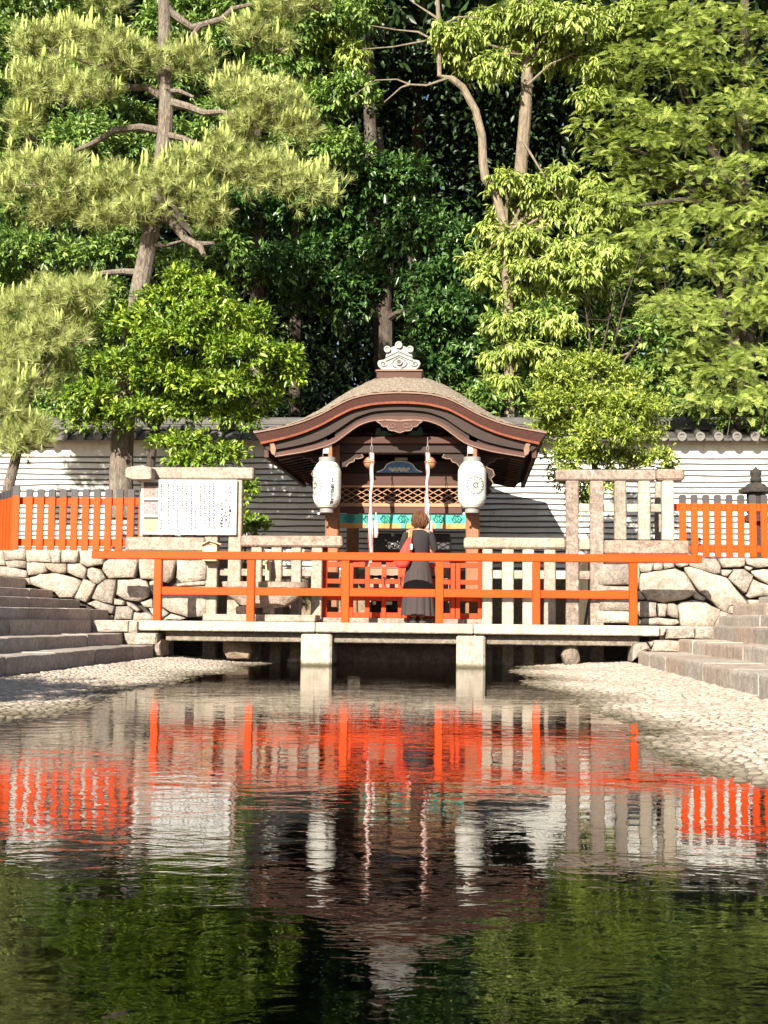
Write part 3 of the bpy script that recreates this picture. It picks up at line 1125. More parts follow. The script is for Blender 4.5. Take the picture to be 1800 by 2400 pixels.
for a, b in zip(eds[1::2], eds[2::2]):
    MB().box(a + .002, b - .002, YW + .07, YW + .15, za_, zb_, .008).build('crossbar', 'granite_pale', sr)
MB().box(Q(k6, 298, 700, YW).x + .002, Q(k6, 380, 700, YW).x - .002, YW + .07, YW + .15, za_, zb_, .008).build('crossbar', 'granite_pink', sr)
MB().box(Q(k6, 298, 900, YW).x + .002, Q(k6, 380, 900, YW).x - .002, YW + .05, YW + .15, Q(k6, 340, 1005, YW).z, Q(k6, 340, 925, YW).z, .008).build('crossbar', 'granite', sr)


# ------------------------------------------------------------------ red picket fences with black tops
def picket(parent, x0, x1, Y, z0, zr, zt_, ang=None, org=None):
    w = x1 - x0
    ch = w * .16
    body = MB().box(x0, x1, Y, Y + .035, z0, zr, .003)
    cap = MB().prism([(x0, zr), (x1, zr), (x1, zt_ - ch * .9), (x1 - ch, zt_ - ch * .15), ((x0 + x1) / 2, zt_), (x0 + ch, zt_ - ch * .15), (x0, zt_ - ch * .9)], Y, Y + .035, .002)
    for m_, nm, mt in ((body, 'picket', 'red'), (cap, 'picket_top', 'black_paint')):
        if ang is not None:
            ca, sa = math.cos(ang), math.sin(ang)
            m_.v = [(org[0] + (v[0] - org[0]) * ca - (v[1] - org[1]) * sa, org[1] + (v[0] - org[0]) * sa + (v[1] - org[1]) * ca, v[2]) for v in m_.v]
        if nm == 'picket':
            o = m_.build(nm, mt, parent)
        else:
            m_.build(nm, mt, parent)


YF = YW + .28
fl = thing('picket_fence', 'red picket fence with black tops on the left stone wall', 'fence', (P(180, 1288, YF).x, YF, TERR_Z))
per = (1440 - 275) / 9.6
z0 = TERR_Z + .002
zr_, zt_ = Q(kA, 850, 208, YF).z, Q(kA, 850, 120, YF).z
for i in range(11):
    a = 270 + i * 122.2
    picket(fl, Q(kA, a, 500, YF).x, Q(kA, a + 74, 500, YF).x, YF, z0, zr_, zt_)
xL, xR = Q(kA, 135, 500, YF).x, Q(kA, 1600, 500, YF).x
picket(fl, Q(kA, 138, 500, YF).x, Q(kA, 214, 500, YF).x, YF - .05, z0, zr_ + .015, Q(kA, 180, 88, YF).z)
for a, b in ((215, 288), (655, 737)):
    MB().box(xL, xR, YF + .036, YF + .085, Q(kA, 850, b, YF).z, Q(kA, 850, a, YF).z, .004).build('rail', 'red', fl)
org = (xL, YF)
for i in range(16):     # the return that runs away behind the corner
    x1_ = xL - .03 - i * .17
    picket(fl, x1_ - .11, x1_, YF, z0, zr_, zt_, -math.radians(53), org)
for a, b in ((215, 288), (655, 737)):
    m_ = MB().box(xL - 2.8, xL - .02, YF + .036, YF + .08, Q(kA, 850, b, YF).z, Q(kA, 850, a, YF).z, .004)
    ca, sa = math.cos(-math.radians(53)), math.sin(-math.radians(53))
    m_.v = [(org[0] + (v[0] - org[0]) * ca - (v[1] - org[1]) * sa, org[1] + (v[0] - org[0]) * sa + (v[1] - org[1]) * ca, v[2]) for v in m_.v]
    m_.build('rail', 'red', fl)

fr = thing('picket_fence', 'red picket fence with black tops on the right stone wall', 'fence', (P(1700, 1300, YF).x, YF, TERR_Z))
zr2, zt2 = Q(kD, 900, 1348, YF).z, Q(kD, 900, 1225, YF).z
z02 = Q(kD, 900, 2120, YF).z
for i in range(13):
    a = 200 + i * 168
    picket(fr, Q(kD, a, 1700, YF).x, Q(kD, a + 100, 1700, YF).x, YF, z02, zr2, zt2)
for a, b in ((1352, 1458), (1960, 2052)):
    MB().box(Q(kD, 130, 1700, YF).x, Q(kD, 2400, 1700, YF).x, YF + .036, YF + .085, Q(kD, 900, b, YF).z, Q(kD, 900, a, YF).z, .004).build('rail', 'red', fr)

# ------------------------------------------------------------------ tile-striped plaster wall behind the shrine
YP = 25.0
wallt = thing('plaster_wall', 'long white plaster wall striped with thin tile courses behind the shrine', 'wall', (0, YP, TERR_Z))
zw_top = P(1700, 1040, YP).z
rg = random.Random(5)
X0w, X1w = -9.5, 10.5
xs_w = np.arange(X0w, X1w + .01, .4)
z = zw_top - .27


def wavy(z0, amp, seed):
    r_ = np.random.default_rng(seed)
    n_ = r_.normal(0, amp, len(xs_w))
    n_ = (n_ + np.roll(n_, 1) + np.roll(n_, 2)) / 2
    return z0 + n_


edges = [wavy(zw_top + .12, 0, 0)]
i = 1
while z > TERR_Z - .25:
    edges.append(wavy(z, .010, i))
    z -= .113
    i += 1
for i in range(len(edges) - 1):
    hi, lo = edges[i], edges[i + 1]
    m = MB()
    m.grid([[(x, YP + .14, a - .028) for x, a in zip(xs_w, hi)], [(x, YP + .012, a - .028) for x, a in zip(xs_w, hi)],
            [(x, YP, b + .003) for x, b in zip(xs_w, lo)], [(x, YP + .14, b + .003) for x, b in zip(xs_w, lo)]])
    m.build('plaster_band', 'plaster', wallt)
    m = MB()
    m.grid([[(x, YP + .14, b + .002) for x, b in zip(xs_w, lo)], [(x, YP - .008, b + .002) for x, b in zip(xs_w, lo)],
            [(x, YP - .008, b - .026) for x, b in zip(xs_w, lo)], [(x, YP + .14, b - .026) for x, b in zip(xs_w, lo)]])
    m.build('tile_course', 'tile_dark', wallt)
MB().box(X0w, X1w, YP + .13, YP + .6, TERR_Z - .3, zw_top + .1).build('wall_core', 'plaster', wallt)
# its tiled roof
ze = zw_top + .02
zr = ze + .30
MB().add([(X0w, YP - .30, ze + .05), (X1w, YP - .30, ze + .05), (X1w, YP + .33, zr), (X0w, YP + .33, zr),
          (X0w, YP - .30, ze), (X1w, YP - .30, ze), (X1w, YP + .33, zr - .08), (X0w, YP + .33, zr - .08)],
         [(0, 1, 2, 3), (4, 7, 6, 5), (0, 4, 5, 1), (2, 6, 7, 3)]).build('pan_tile_bed', 'tile_dark', wallt)
tile_me = None
x = X0w + .1
rt = None
while x < X1w:
    if tile_me is None:
        m = MB()
        pts = [(0, YP - .36, ze + .065), (0, YP + .33, zr + .03)]
        m.tube(pts, [.075, .07], 12)
        rt = m.build('round_tile', 'tile_dark', wallt)
        tile_me = rt.data
        m = MB()
        m.ring_y(0, ze + .07, .055, .088, YP - .385, YP - .34, 20)
        m.disc_y(0, ze + .07, .07, YP - .37, YP - .345, 16)
        m.disc_y(0, ze + .07, .022, YP - .38, YP - .36, 10)
        disc_me = m.build('tile_end', 'tile_end', rt).data
        d0 = rt.children[0]
        rt.location.x = x
    else:
        o = bpy.data.objects.new('round_tile', tile_me)
        COL.objects.link(o)
        o.parent = wallt
        o.matrix_parent_inverse = rt.matrix_parent_inverse
        o.location.x = x
        d = bpy.data.objects.new('tile_end', disc_me)
        COL.objects.link(d)
        d.parent = o
    x += .345
for q in range(3):
    MB().box(X0w, X1w, YP + .20 + .03 * q, YP + .50 - .03 * q, zr - .02 + .058 * q, zr + .034 + .058 * q, .01).build('ridge_course', 'tile_dark', wallt)
m = MB()
m.tube([(X0w, YP + .35, zr + .17), (X1w, YP + .35, zr + .17)], [.085, .085], 12)
m.build('ridge_tile', 'tile_dark', wallt)

# ------------------------------------------------------------------ shrine pavilion
Y0, Y1 = 19.3, 24.0
sh = thing('shrine_pavilion', 'small wooden shrine pavilion with curved cypress bark gable roof', 'shrine', (0, 21.5, .3))


def half(pts, yp=None):
    """traced half outline (distance from the ridge, y in the crop) -> sampled mirrored curve of (X, Z)"""
    t, y = smooth_curve(pts, 40, 2)
    out = []
    for d, yy in zip(t, y):
        q_ = Y0 + ((yp or Y0) - Y0) * (1 - (d / 790) ** 3)
        zz = (Q(k1, 820 - d, yy, q_).z + Q(k1, 820 + d, yy, q_).z) / 2
        xx = (Q(k1, 820 + d, yy, Y0).x - Q(k1, 820 - d, yy, Y0).x) / 2
        out.append((xx, zz))
    return [(-x, z_) for x, z_ in out[::-1]] + out[1:]


XC = Q(k1, 820, 400, Y0).x
cE = half([(0, 323), (60, 324), (170, 332), (260, 354), (340, 393), (420, 438), (520, 480), (600, 503), (670, 518), (790, 540)])
cS = half(yp=Y0 + .85, pts=[(0, 243), (130, 250), (190, 270), (260, 303), (320, 332), (420, 396), (520, 452), (620, 490), (720, 522), (790, 539)])
cO = half([(0, 370), (60, 371), (150, 378), (260, 404), (340, 445), (420, 490), (520, 532), (600, 556), (670, 573), (755, 590)])
cO2 = half([(0, 382), (60, 383), (150, 390), (260, 416), (340, 457), (420, 502), (520, 544), (600, 568), (670, 585), (750, 603)])
cB = half([(0, 412), (60, 413), (150, 421), (240, 452), (320, 508), (390, 552), (460, 582), (560, 607), (640, 622), (715, 634)])
cH1 = half([(0, 446), (60, 446), (150, 453), (220, 475), (290, 520), (350, 562), (420, 592), (520, 617), (610, 634), (690, 648)])
cH2 = half([(0, 472), (20, 466), (60, 464), (150, 470), (220, 494), (290, 545), (340, 585), (410, 613), (500, 637), (590, 652), (675, 666)])


def slab(name, mat, ct, cb, ya, yb, parent=sh, t0=0.0, t1=1.0, smooth=True, dz=0.0):
    n = len(ct)
    a, b = int(round(t0 * (n - 1))), int(round(t1 * (n - 1)))
    ct, cb = ct[a:b + 1], cb[a:b + 1]
    m = MB()
    top_f = [(XC + x, ya, z_ + dz) for x, z_ in ct]
    top_b = [(XC + x, yb, z_ + dz) for x, z_ in ct]
    bot_f = [(XC + x, ya, z_ + dz) for x, z_ in cb]
    bot_b = [(XC + x, yb, z_ + dz) for x, z_ in cb]
    m.grid([top_b, top_f])
    m.grid([top_f, bot_f])
    m.grid([bot_f, bot_b])
    m.grid([bot_b, top_b])
    for e in (0, -1):
        m.add([top_f[e], top_b[e], bot_b[e], bot_f[e]], [(0, 1, 2, 3)])
    return m.build(name, mat, parent, smooth=False)


def curve_mid(ca, cb, f):
    return [(a[0] * (1 - f) + b[0] * f, a[1] * (1 - f) + b[1] * f) for a, b in zip(ca, cb)]


roof = slab('roof', 'bark_edge', cE, cO, Y0, Y1)
m = MB()
rows = []
for yv, f in ((Y0 - .012, 0), (Y0 + .06, .13), (Y0 + .2, .34), (Y0 + .45, .72), (Y0 + .75, .96), (Y0 + 1.0, 1), (21.6, 1.03), (Y1 - 1.0, 1), (Y1 - .4, .6), (Y1 + .01, 0)):
    rows.append([(XC + x * (1.004), yv, z_ + .012) for x, z_ in curve_mid(cE, cS, f)])
# fine ragged lift of the bark layers
rgn = np.random.default_rng(3)
den = []
for i in range(len(rows) - 1):
    steps = 7 if i < 5 else 3
    for s in range(steps):
        f = s / steps
        den.append([tuple(np.array(a) * (1 - f) + np.array(b) * f + np.array([0, 0, rgn.uniform(0, .018)])) for a, b in zip(rows[i], rows[i + 1])])
den.append(rows[-1])
m.grid(den)
m.build('bark_cover', 'bark_roof', roof)
slab('bark_lip', 'wood_edge', [(x, z_ + .012) for x, z_ in cE], [(x, z_ - .012) for x, z_ in cE], Y0 - .022, Y0 + .1, roof)
slab('orange_edge', 'orange_edge', cO, cO2, Y0 - .008, Y1 - .02, roof)
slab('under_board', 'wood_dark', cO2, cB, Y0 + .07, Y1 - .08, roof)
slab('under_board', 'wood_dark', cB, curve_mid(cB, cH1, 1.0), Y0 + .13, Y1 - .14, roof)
slab('bargeboard', 'wood_red', cH1, cH2, Y0 + .05, Y0 + .13, roof)
slab('bargeboard', 'wood_red', cH1, cH2, Y1 - .14, Y1 - .06, roof)
slab('bargeboard_edge', 'wood_edge', curve_mid(cH1, cH2, .93), [(x * 1.0, z_ - .010) for x, z_ in cH2], Y0 + .04, Y0 + .125, roof)
# side fascia boards and the rafters under the eaves
low = [(x, z_ - .075) for x, z_ in cH1]
yv = Y0 + .34
while yv < Y1 - .3:
    for t0, t1 in ((.015, .27), (.73, .985)):
        slab('rafter', 'wood_dark', cH1, low, yv, yv + .085, sh, t0, t1, dz=-.003)
        lo2 = [(x, z_ - .014) for x, z_ in low]
        slab('rafter_edge', 'wood_edge', low, lo2, yv, yv + .03, sh, t0, t0 + .05 if t0 < .5 else t1, dz=-.004) if t0 < .5 else slab('rafter_edge', 'wood_edge', low, lo2, yv, yv + .03, sh, t1 - .05, t1, dz=-.004)
    yv += .31
for s in (-1, 1):
    xe, zt_e, zb_e = cO2[-1][0], cO2[-1][1], cB[-1][1]
    xs_ = sorted((XC + s * (xe - .10), XC + s * (xe - .03)))
    MB().box(xs_[0], xs_[1], Y0 + .12, Y1 - .1, zb_e - .10, zt_e + .0, .004).build('eave_fascia', 'wood_red', sh)
    # carved cloud end where the bargeboard meets the eave
    bx, bz = cH2[-1] if s > 0 else cH2[0]
    pts = [(0, 0), (.10, .035), (.14, .09), (.13, .15), (.17, .20), (.10, .235), (.03, .20), (-.03, .12)]
    MB().prism([(XC + bx + s * a * .55, bz + b) for a, b in (pts if s < 0 else pts)], Y0 + .03, Y0 + .12, .01).build('carved_end', 'wood_edge', sh)
# ridge box and ornament
YR = Y0 + .62
xa_, xb_, za_, zb_ = rect(k1, 697, 209, 943, 249, YR)
MB().box(xa_, xb_, YR, Y1 - .7, za_ - .12, zb_, .01).build('ridge_box', 'wood_red', roof)
xa2, xb2, za2, zb2_ = rect(k1, 692, 200, 947, 209, YR)
MB().box(xa2, xb2, YR - .03, Y1 - .68, zb_ + .001, zb2_, .006).build('ridge_plank', 'wood_edge', roof)
# bark apron under the ridge box
xm_a, xm_b, zm_a, zm_b = rect(k1, 690, 249, 950, 312, YR - .2)
apr = []
for f, (yy_, zz_, w_) in enumerate(((YR + .02, zb_ - .10, .96), (YR - .12, zb_ - .15, .98), (YR - .30, zm_a + .06, 1.03), (YR - .42, zm_a - .0, 1.08), (YR - .43, zm_a - .06, 1.08))):
    row = []
    for q in np.linspace(-1, 1, 25):
        row.append((XC + q * (xm_b - xm_a) / 2 * w_, yy_ + .1 * abs(q) ** 4, zz_ - .03 * abs(q) ** 3 + random.uniform(0, .008)))
    apr.append(row)
MB().grid(apr).build('bark_apron', 'bark_roof', roof)
orn = None
OUT = [(350, 890), (270, 800), (255, 730), (290, 672), (400, 655), (445, 640), (470, 560), (470, 490), (422, 420), (432, 352), (500, 326), (566, 366), (690, 312), (708, 244), (775, 220), (842, 246), (862, 312),
       (990, 362), (1050, 326), (1112, 350), (1130, 410), (1095, 480), (1090, 560), (1120, 645), (1170, 655), (1260, 672), (1302, 740), (1260, 820), (1190, 890)]
YO = YR + .03


def OP(x, y):
    q = Q(kO, x, y, YO)
    return (q.x, q.z)


m = MB()
pl = [OP(*q) for q in OUT]
cxo, czo = OP(775, 620)
n = len(pl)
m.add([(a, YO, b) for a, b in pl] + [(a, YO + .13, b) for a, b in pl] + [(cxo, YO - .01, czo), (cxo, YO + .13, czo)],
      [(i, (i + 1) % n, n + (i + 1) % n, n + i) for i in range(n)] + [(i, (i + 1) % n, 2 * n) for i in range(n)] + [(n + i, n + (i + 1) % n, 2 * n + 1) for i in range(n)])
orn = m.build('ridge_ornament', 'tile_pale', sh)
for cx_, cy_, r_ in ((498, 410, 82), (775, 306, 86), (1052, 408, 82)):
    x_, z_ = OP(cx_, cy_)
    rr = r_ * .0964 / 151
    MB().ring_y(x_, z_, rr * .68, rr, YO - .05, YO + .0, 22).build('disc_rim', 'tile_pale', orn)
    MB().disc_y(x_, z_, rr * .7, YO - .035, YO, 18).build('disc_face', 'tile_groove', orn)
    MB().ring_y(x_, z_, rr * .22, rr * .44, YO - .043, YO - .03, 14).build('disc_crest', 'tile_pale', orn)
for off, th, mt in ((0, 42, 'tile_pale'), (58, 40, 'tile_groove'), (100, 36, 'tile_pale')):
    pk = [(460, 560 + off), (775, 415 + off), (1105, 555 + off), (1105, 555 + off + th), (775, 415 + off + th), (460, 560 + off + th)]
    MB().prism([OP(*q) for q in pk], YO - .03 + (.015 if mt == 'tile_groove' else 0), YO + .02, 0).build('chevron_moulding', mt, orn)


def ribbon(pts, w, y, name, mat, parent, closed=False):
    pts = [Vector((p_[0], 0, p_[1])) for p_ in pts]
    m_ = MB()
    n_ = len(pts)
    for i_ in range(n_ if closed else n_ - 1):
        a, b = pts[i_], pts[(i_ + 1) % n_]
        d = (b - a)
        if d.length < 1e-6:
            continue
        d.normalize()
        s = Vector((-d.z, 0, d.x)) * w / 2
        e = d * w * .25
        q = [a + s - e, b + s + e, b - s + e, a - s - e]
        m_.add([(v.x, y, v.z) for v in q] + [(v.x, y + .014, v.z) for v in q],
               [(0, 1, 2, 3), (0, 4, 5, 1), (1, 5, 6, 2), (2, 6, 7, 3), (3, 7, 4, 0)])
    return m_.build(name, mat, parent)


x_, z_ = OP(785, 718)
MB().ring_y(x_, z_, .030, .050, YO - .04, YO, 20).build('medallion', 'tile_groove', orn)
MB().disc_y(x_, z_, .032, YO - .03, YO, 14).build('medallion_face', 'tile_dark', orn)
lob = [(740, 890), (720, 840), (640, 810), (610, 740), (650, 670), (720, 625), (785, 590), (860, 625), (930, 670), (975, 740), (930, 810), (850, 840), (830, 890)]
ribbon([OP(*q) for q in lob], .016, YO - .022, 'lobed_moulding', 'tile_groove', orn)
for cx_, s in ((400, 1), (1160, -1)):
    sp = [(cx_ + s * (95 - 6.2 * i) * math.cos(.55 * i + .3), 750 - (75 - 4.8 * i) * math.sin(.55 * i + .3) * -1) for i in range(14)]
    ribbon([OP(*q) for q in sp], .013, YO - .018, 'scroll', 'tile_groove', orn)

# posts, beams
PF, PB = 19.82, 23.2
px_l, px_r = Q(k4, 285, 470, PF).x, Q(k4, 1470, 470, PF).x
pwid = .105
zbeam = Q(k1, 820, 655, PF).z
ztop = Q(k1, 820, 560, PF).z
for yy_ in (PF, PB):
    for x_ in (px_l, px_r):
        MB().box(x_ - pwid, x_ + pwid, yy_ - pwid, yy_ + pwid, .25, ztop, .02).build('post', 'wood_post', sh)
        MB().box(x_ - .2, x_ + .2, yy_ - .2, yy_ + .2, -.3, .55, .03).build('post_base', 'granite', sh)
for yy_ in (PF, PB):
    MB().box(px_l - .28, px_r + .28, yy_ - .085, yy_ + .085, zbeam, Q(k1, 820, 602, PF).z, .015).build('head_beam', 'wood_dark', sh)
xa_, xb_, za_, zb_ = rect(k1, 468, 560, 1188, 601, PF - .12)
MB().box(xa_, xb_, PF - .14, PF + .1, za_ + .003, zb_, .012).build('rainbow_beam', 'wood_red', sh)
for x_ in (px_l, px_r):
    MB().box(x_ - .07, x_ + .07, PF - .39, PB + .4, zbeam + .13, zbeam + .30, .01).build('side_beam', 'wood_dark_y', sh)
for x_, xx in ((px_l, 432), (px_r, 1213)):
    a = Q(k1, xx, 625, PF - .42)
    MB().box(a.x - .066, a.x + .066, PF - .43, PF - .395, a.z - .075, a.z + .08, .004).build('white_beam_end', 'white_paint', sh)
for x_ in (px_l, px_r):       # curved bracket arms
    for s in (-1, 1):
        pts = [(0, 0), (.34, 0), (.37, -.05), (.30, -.075), (.24, -.07), (.22, -.12), (.15, -.14), (.10, -.20), (0, -.22)]
        MB().prism([(x_ + s * (pwid + a), zbeam + .0 + b - .003) for a, b in pts], PF - .05, PF + .05, .008).build('bracket', 'wood_dark', sh)
        ed_ = [(x_ + s * (pwid + a), zbeam + b - .004) for a, b in pts[1:8]]
        ribbon(ed_, .014, PF - .056, 'bracket_edge', 'wood_edge', sh)
        # cloud-shaped nosing lower on the outer side
    so = -1 if x_ < XC else 1
    pts = [(0, 0), (.10, .03), (.20, -.01), (.23, -.09), (.17, -.15), (.21, -.22), (.15, -.29), (.19, -.36), (.10, -.42), (0, -.40)]
    MB().prism([(x_ + so * (pwid + a), zbeam - .24 + b) for a, b in pts], PF - .05, PF + .05, .008).build('carved_nosing', 'wood_dark', sh)
    ribbon([(x_ + so * (pwid + a), zbeam - .24 + b) for a, b in pts[1:9]], .014, PF - .056, 'nosing_edge', 'wood_edge', sh)
# gable pendant carving
pen = [(695, 477), (740, 472), (820, 478), (900, 472), (945, 477), (925, 492), (915, 505), (895, 508), (880, 528), (850, 530), (822, 540), (792, 530), (765, 526), (752, 508), (730, 506), (720, 492)]
MB().prism([(Q(k1, x_, y_, Y0 + .02).x, Q(k1, x_, y_, Y0 + .02).z) for x_, y_ in pen], Y0 + .0, Y0 + .05, .008).build('gable_pendant', 'wood_red', sh)
ribbon([(Q(k1, x_, y_, Y0).x, Q(k1, x_, y_, Y0).z) for x_, y_ in pen], .014, Y0 - .012, 'pendant_edge', 'wood_edge', sh, True)
for s in (-1, 1):
    sp = [(820 + s * (38 + (30 - 2.2 * i) * math.cos(.6 * i)), 500 + (16 - 1.2 * i) * math.sin(.6 * i)) for i in range(10)]
    ribbon([(Q(k1, a, b, Y0).x, Q(k1, a, b, Y0).z) for a, b in sp], .011, Y0 - .014, 'pendant_scroll', 'wood_edge', sh)
MT['blue_green'] = mat_paint('faded_green_paint', (.10, .16, .12), .7, .2, (.2, .17, .12), 10)
for s in (-1, 1):           # carving seen behind the pendant
    pts = [(40, 0), (130, -2), (125, -40), (105, -46), (95, -25), (75, -30), (60, -15)]
    MB().prism([(Q(k1, 820 + s * a, 557 + b, PF + .1).x, Q(k1, 820 + s * a, 557 + b, PF + .1).z) for a, b in pts], PF + .06, PF + .12, .006).build('gable_carving', 'blue_green', sh)
MB().box(XC - .07, XC + .07, PF + .02, PF + .16, Q(k1, 820, 560, PF).z + .002, Q(k1, 820, 470, PF).z, .008).build('king_post', 'wood_dark', sh)
# second bay: blue frog-leg strut, board, lattice
YL = 20.36
MT['blue'] = mat_paint('blue_paint', (.08, .20, .42), .6, .2, (.35, .42, .45), 12)
MT['pale_carving'] = mat_paint('pale_carving', (.55, .55, .48), .7, .2, (.25, .30, .28), 20)
bl = [(700, 752), (720, 745), (738, 735), (752, 712), (775, 700), (800, 695), (840, 695), (870, 700), (892, 712), (905, 732), (922, 745), (942, 752), (935, 757), (705, 757)]
MB().prism([(Q(k1, x_, y_, YL - .1).x, Q(k1, x_, y_, YL - .1).z) for x_, y_ in bl], YL - .14, YL - .04, .012).build('blue_strut', 'blue', sh)
ribbon([(Q(k1, x_, y_, YL - .14).x, Q(k1, x_, y_, YL - .14).z) for x_, y_ in bl[:12]], .016, YL - .155, 'strut_edge', 'white_paint', sh)
for i in range(9):
    a, b = 772 + i * 12, 738 + (5 if i % 2 else -4)
    q = Q(k1, a, b, YL - .15)
    MB().lathe([(.004, -.026), (.022, -.018), (.03, 0), (.022, .018), (.004, .026)], q, 8, 1.2, .6).build('carved_flower', 'pale_carving', sh)
rbox('name_plate', 'pale_carving', sh, k1, 796, 674, 864, 690, YL - .12, .03, .004)
rbox('upper_board', 'wood_dark', sh, k1, 500, 690, 1150, 757, YL - .02, .06, .006)
rbox('frieze_board', 'wood_red', sh, k1, 505, 758, 1150, 824, YL - .06, .08, .006)
LA, LB = Q(k4, 352, 150, YL).x, Q(k4, 1372, 150, YL).x
lz0, lz1 = Q(k4, 860, 212, YL).z, Q(k4, 860, 82, YL).z
rbox('lattice_rail', 'wood_tan', sh, k4, 350, 60, 1374, 81, YL - .05, .07, .004)
rbox('lattice_rail', 'wood_tan', sh, k4, 350, 214, 1374, 244, YL - .05, .07, .004)
rbox('lower_board', 'wood_red', sh, k4, 345, 246, 1380, 300, YL - .04, .06, .005)
hh = lz1 - lz0
pitch = .164
run = pitch / .095 * .0 + hh * 1.86
x_ = LA - run
stw = .011
while x_ < LB:
    for d in (1, -1):
        a0, a1 = (x_, x_ + run) if d > 0 else (x_ + run, x_)
        pa, pb = Vector((a0, 0, lz0)), Vector((a1, 0, lz1))
        # clip to the frame
        def at_x(xv):
            f_ = (xv - pa.x) / (pb.x - pa.x)
            return Vector((xv, 0, pa.z + (pb.z - pa.z) * f_))
        q0, q1 = pa, pb
        lo_, hi_ = (q0, q1) if q0.x < q1.x else (q1, q0)
        if hi_.x < LA + .02 or lo_.x > LB - .02:
            continue
        if lo_.x < LA:
            lo_ = at_x(LA)
        if hi_.x > LB:
            hi_ = at_x(LB)
        dr = (hi_ - lo_).normalized()
        nn = Vector((-dr.z, 0, dr.x)) * stw / 2
        yv = YL - .012 if d > 0 else YL - .001
        m = MB()
        c_ = [lo_ + nn, hi_ + nn, hi_ - nn, lo_ - nn]
        m.add([(v.x, yv, v.z) for v in c_] + [(v.x, yv + .01, v.z) for v in c_],
              [(0, 1, 2, 3), (4, 7, 6, 5), (0, 4, 5, 1), (1, 5, 6, 2), (2, 6, 7, 3), (3, 7, 4, 0)])
        m.build('lattice_strip', 'wood_tan', sh)
    x_ += pitch
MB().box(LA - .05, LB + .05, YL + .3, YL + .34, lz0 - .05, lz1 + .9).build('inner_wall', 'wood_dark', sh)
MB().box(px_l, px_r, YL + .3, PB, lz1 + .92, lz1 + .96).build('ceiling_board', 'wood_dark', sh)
for xx in (777, 1068):        # iron hooks on the frieze
    q = Q(k1, xx, 775, YL - .08)
    m = MB()
    m.tube([q + Vector((0, 0, .03)), q, q + Vector((-.012, -.01, -.03)), q + Vector((0, -.012, -.075)), q + Vector((.012, -.01, -.03)), q], [.004] * 6, 5)
    m.build('hook', 'iron', sh)
# stone floor under the shrine
MB().box(-3.4, 3.6, 19.1, 24.6, -.4, .30, .03).build('floor_stone', 'rough_stone', sh)
MB().box(px_l - .1, px_r + .1, 19.6, 23.4, .302, .62, .03).build('plinth_stone', 'granite', sh)

# brocade valance
MT['green_cloth'] = mat_paint('turquoise_brocade', (.075, .36, .29), .7, .12, None, 8, .2)
MT['orange_cloth'] = mat_paint('orange_border_cloth', (.52, .24, .08), .7, .1, None, 8, .2)
MT['green_dark'] = mat_flat('dark_green_pattern', (.01, .12, .10), .8)
YV = YL - .10
va = thing('brocade_valance', 'turquoise brocade valance with orange hem hung across the shrine front', 'valance', (XC, YV, Q(k4, 880, 425, YV).z))
vx0, vx1 = Q(k4, 345, 360, YV).x, Q(k4, 1422, 360, YV).x
vz1, vzm, vz0 = Q(k4, 880, 312, YV).z, Q(k4, 880, 386, YV).z, Q(k4, 880, 427, YV).z


def cloth(z0_, z1_, name, mat, dy=0.0, x0=vx0, x1=vx1, n=90):
    rows_ = []
    for f in np.linspace(0, 1, 4):
        rows_.append([(x, YV + dy + .012 * math.sin(x * 19) * (1 - .6 * f) + .006 * math.sin(x * 43), z0_ + (z1_ - z0_) * f) for x in np.linspace(x0, x1, n)])
    back = [[(a, b + .006, c) for a, b, c in r] for r in rows_]
    m_ = MB()
    m_.grid(rows_)
    m_.grid(back)
    return m_.build(name, mat, va)


cloth(vzm, vz1, 'cloth', 'green_cloth')
cloth(vz0, vzm - .001, 'hem', 'orange_cloth', -.002)
for xx in (433, 588, 733, 880, 1030, 1180, 1335):
    c_ = Q(k4, xx, 345, YV - .022)
    x_, z_ = c_.x, c_.z
    petals = [(x_ + (.068 + .012 * math.cos(6 * a)) * math.cos(a) * 1.1, z_ + (.052 + .010 * math.cos(6 * a)) * math.sin(a)) for a in np.linspace(0, 2 * math.pi, 25)[:-1]]
    ribbon(petals, .007, YV - .03, 'roundel', 'green_dark', va, True)
    for k_ in range(6):
        a = k_ * math.pi / 3
        MB().disc_y(x_ + .03 * math.cos(a), z_ + .024 * math.sin(a), .009, YV - .028, YV - .015, 8).build('roundel_petal', 'green_dark', va)
    if xx in (588, 880, 1180):
        MB().box(x_ - .035, x_ + .035, YV - .024, YV - .016, vz0, vzm).build('tab', 'green_cloth', va)

# bell ropes
MT['red_cloth'] = mat_paint('pink_red_cloth', (.72, .12, .12), .8, .12)
MT['pink_cloth'] = mat_paint('pale_pink_cloth', (.78, .42, .38), .8, .12)
MT['white_cloth'] = mat_paint('white_cloth', (.80, .77, .74), .8, .05)


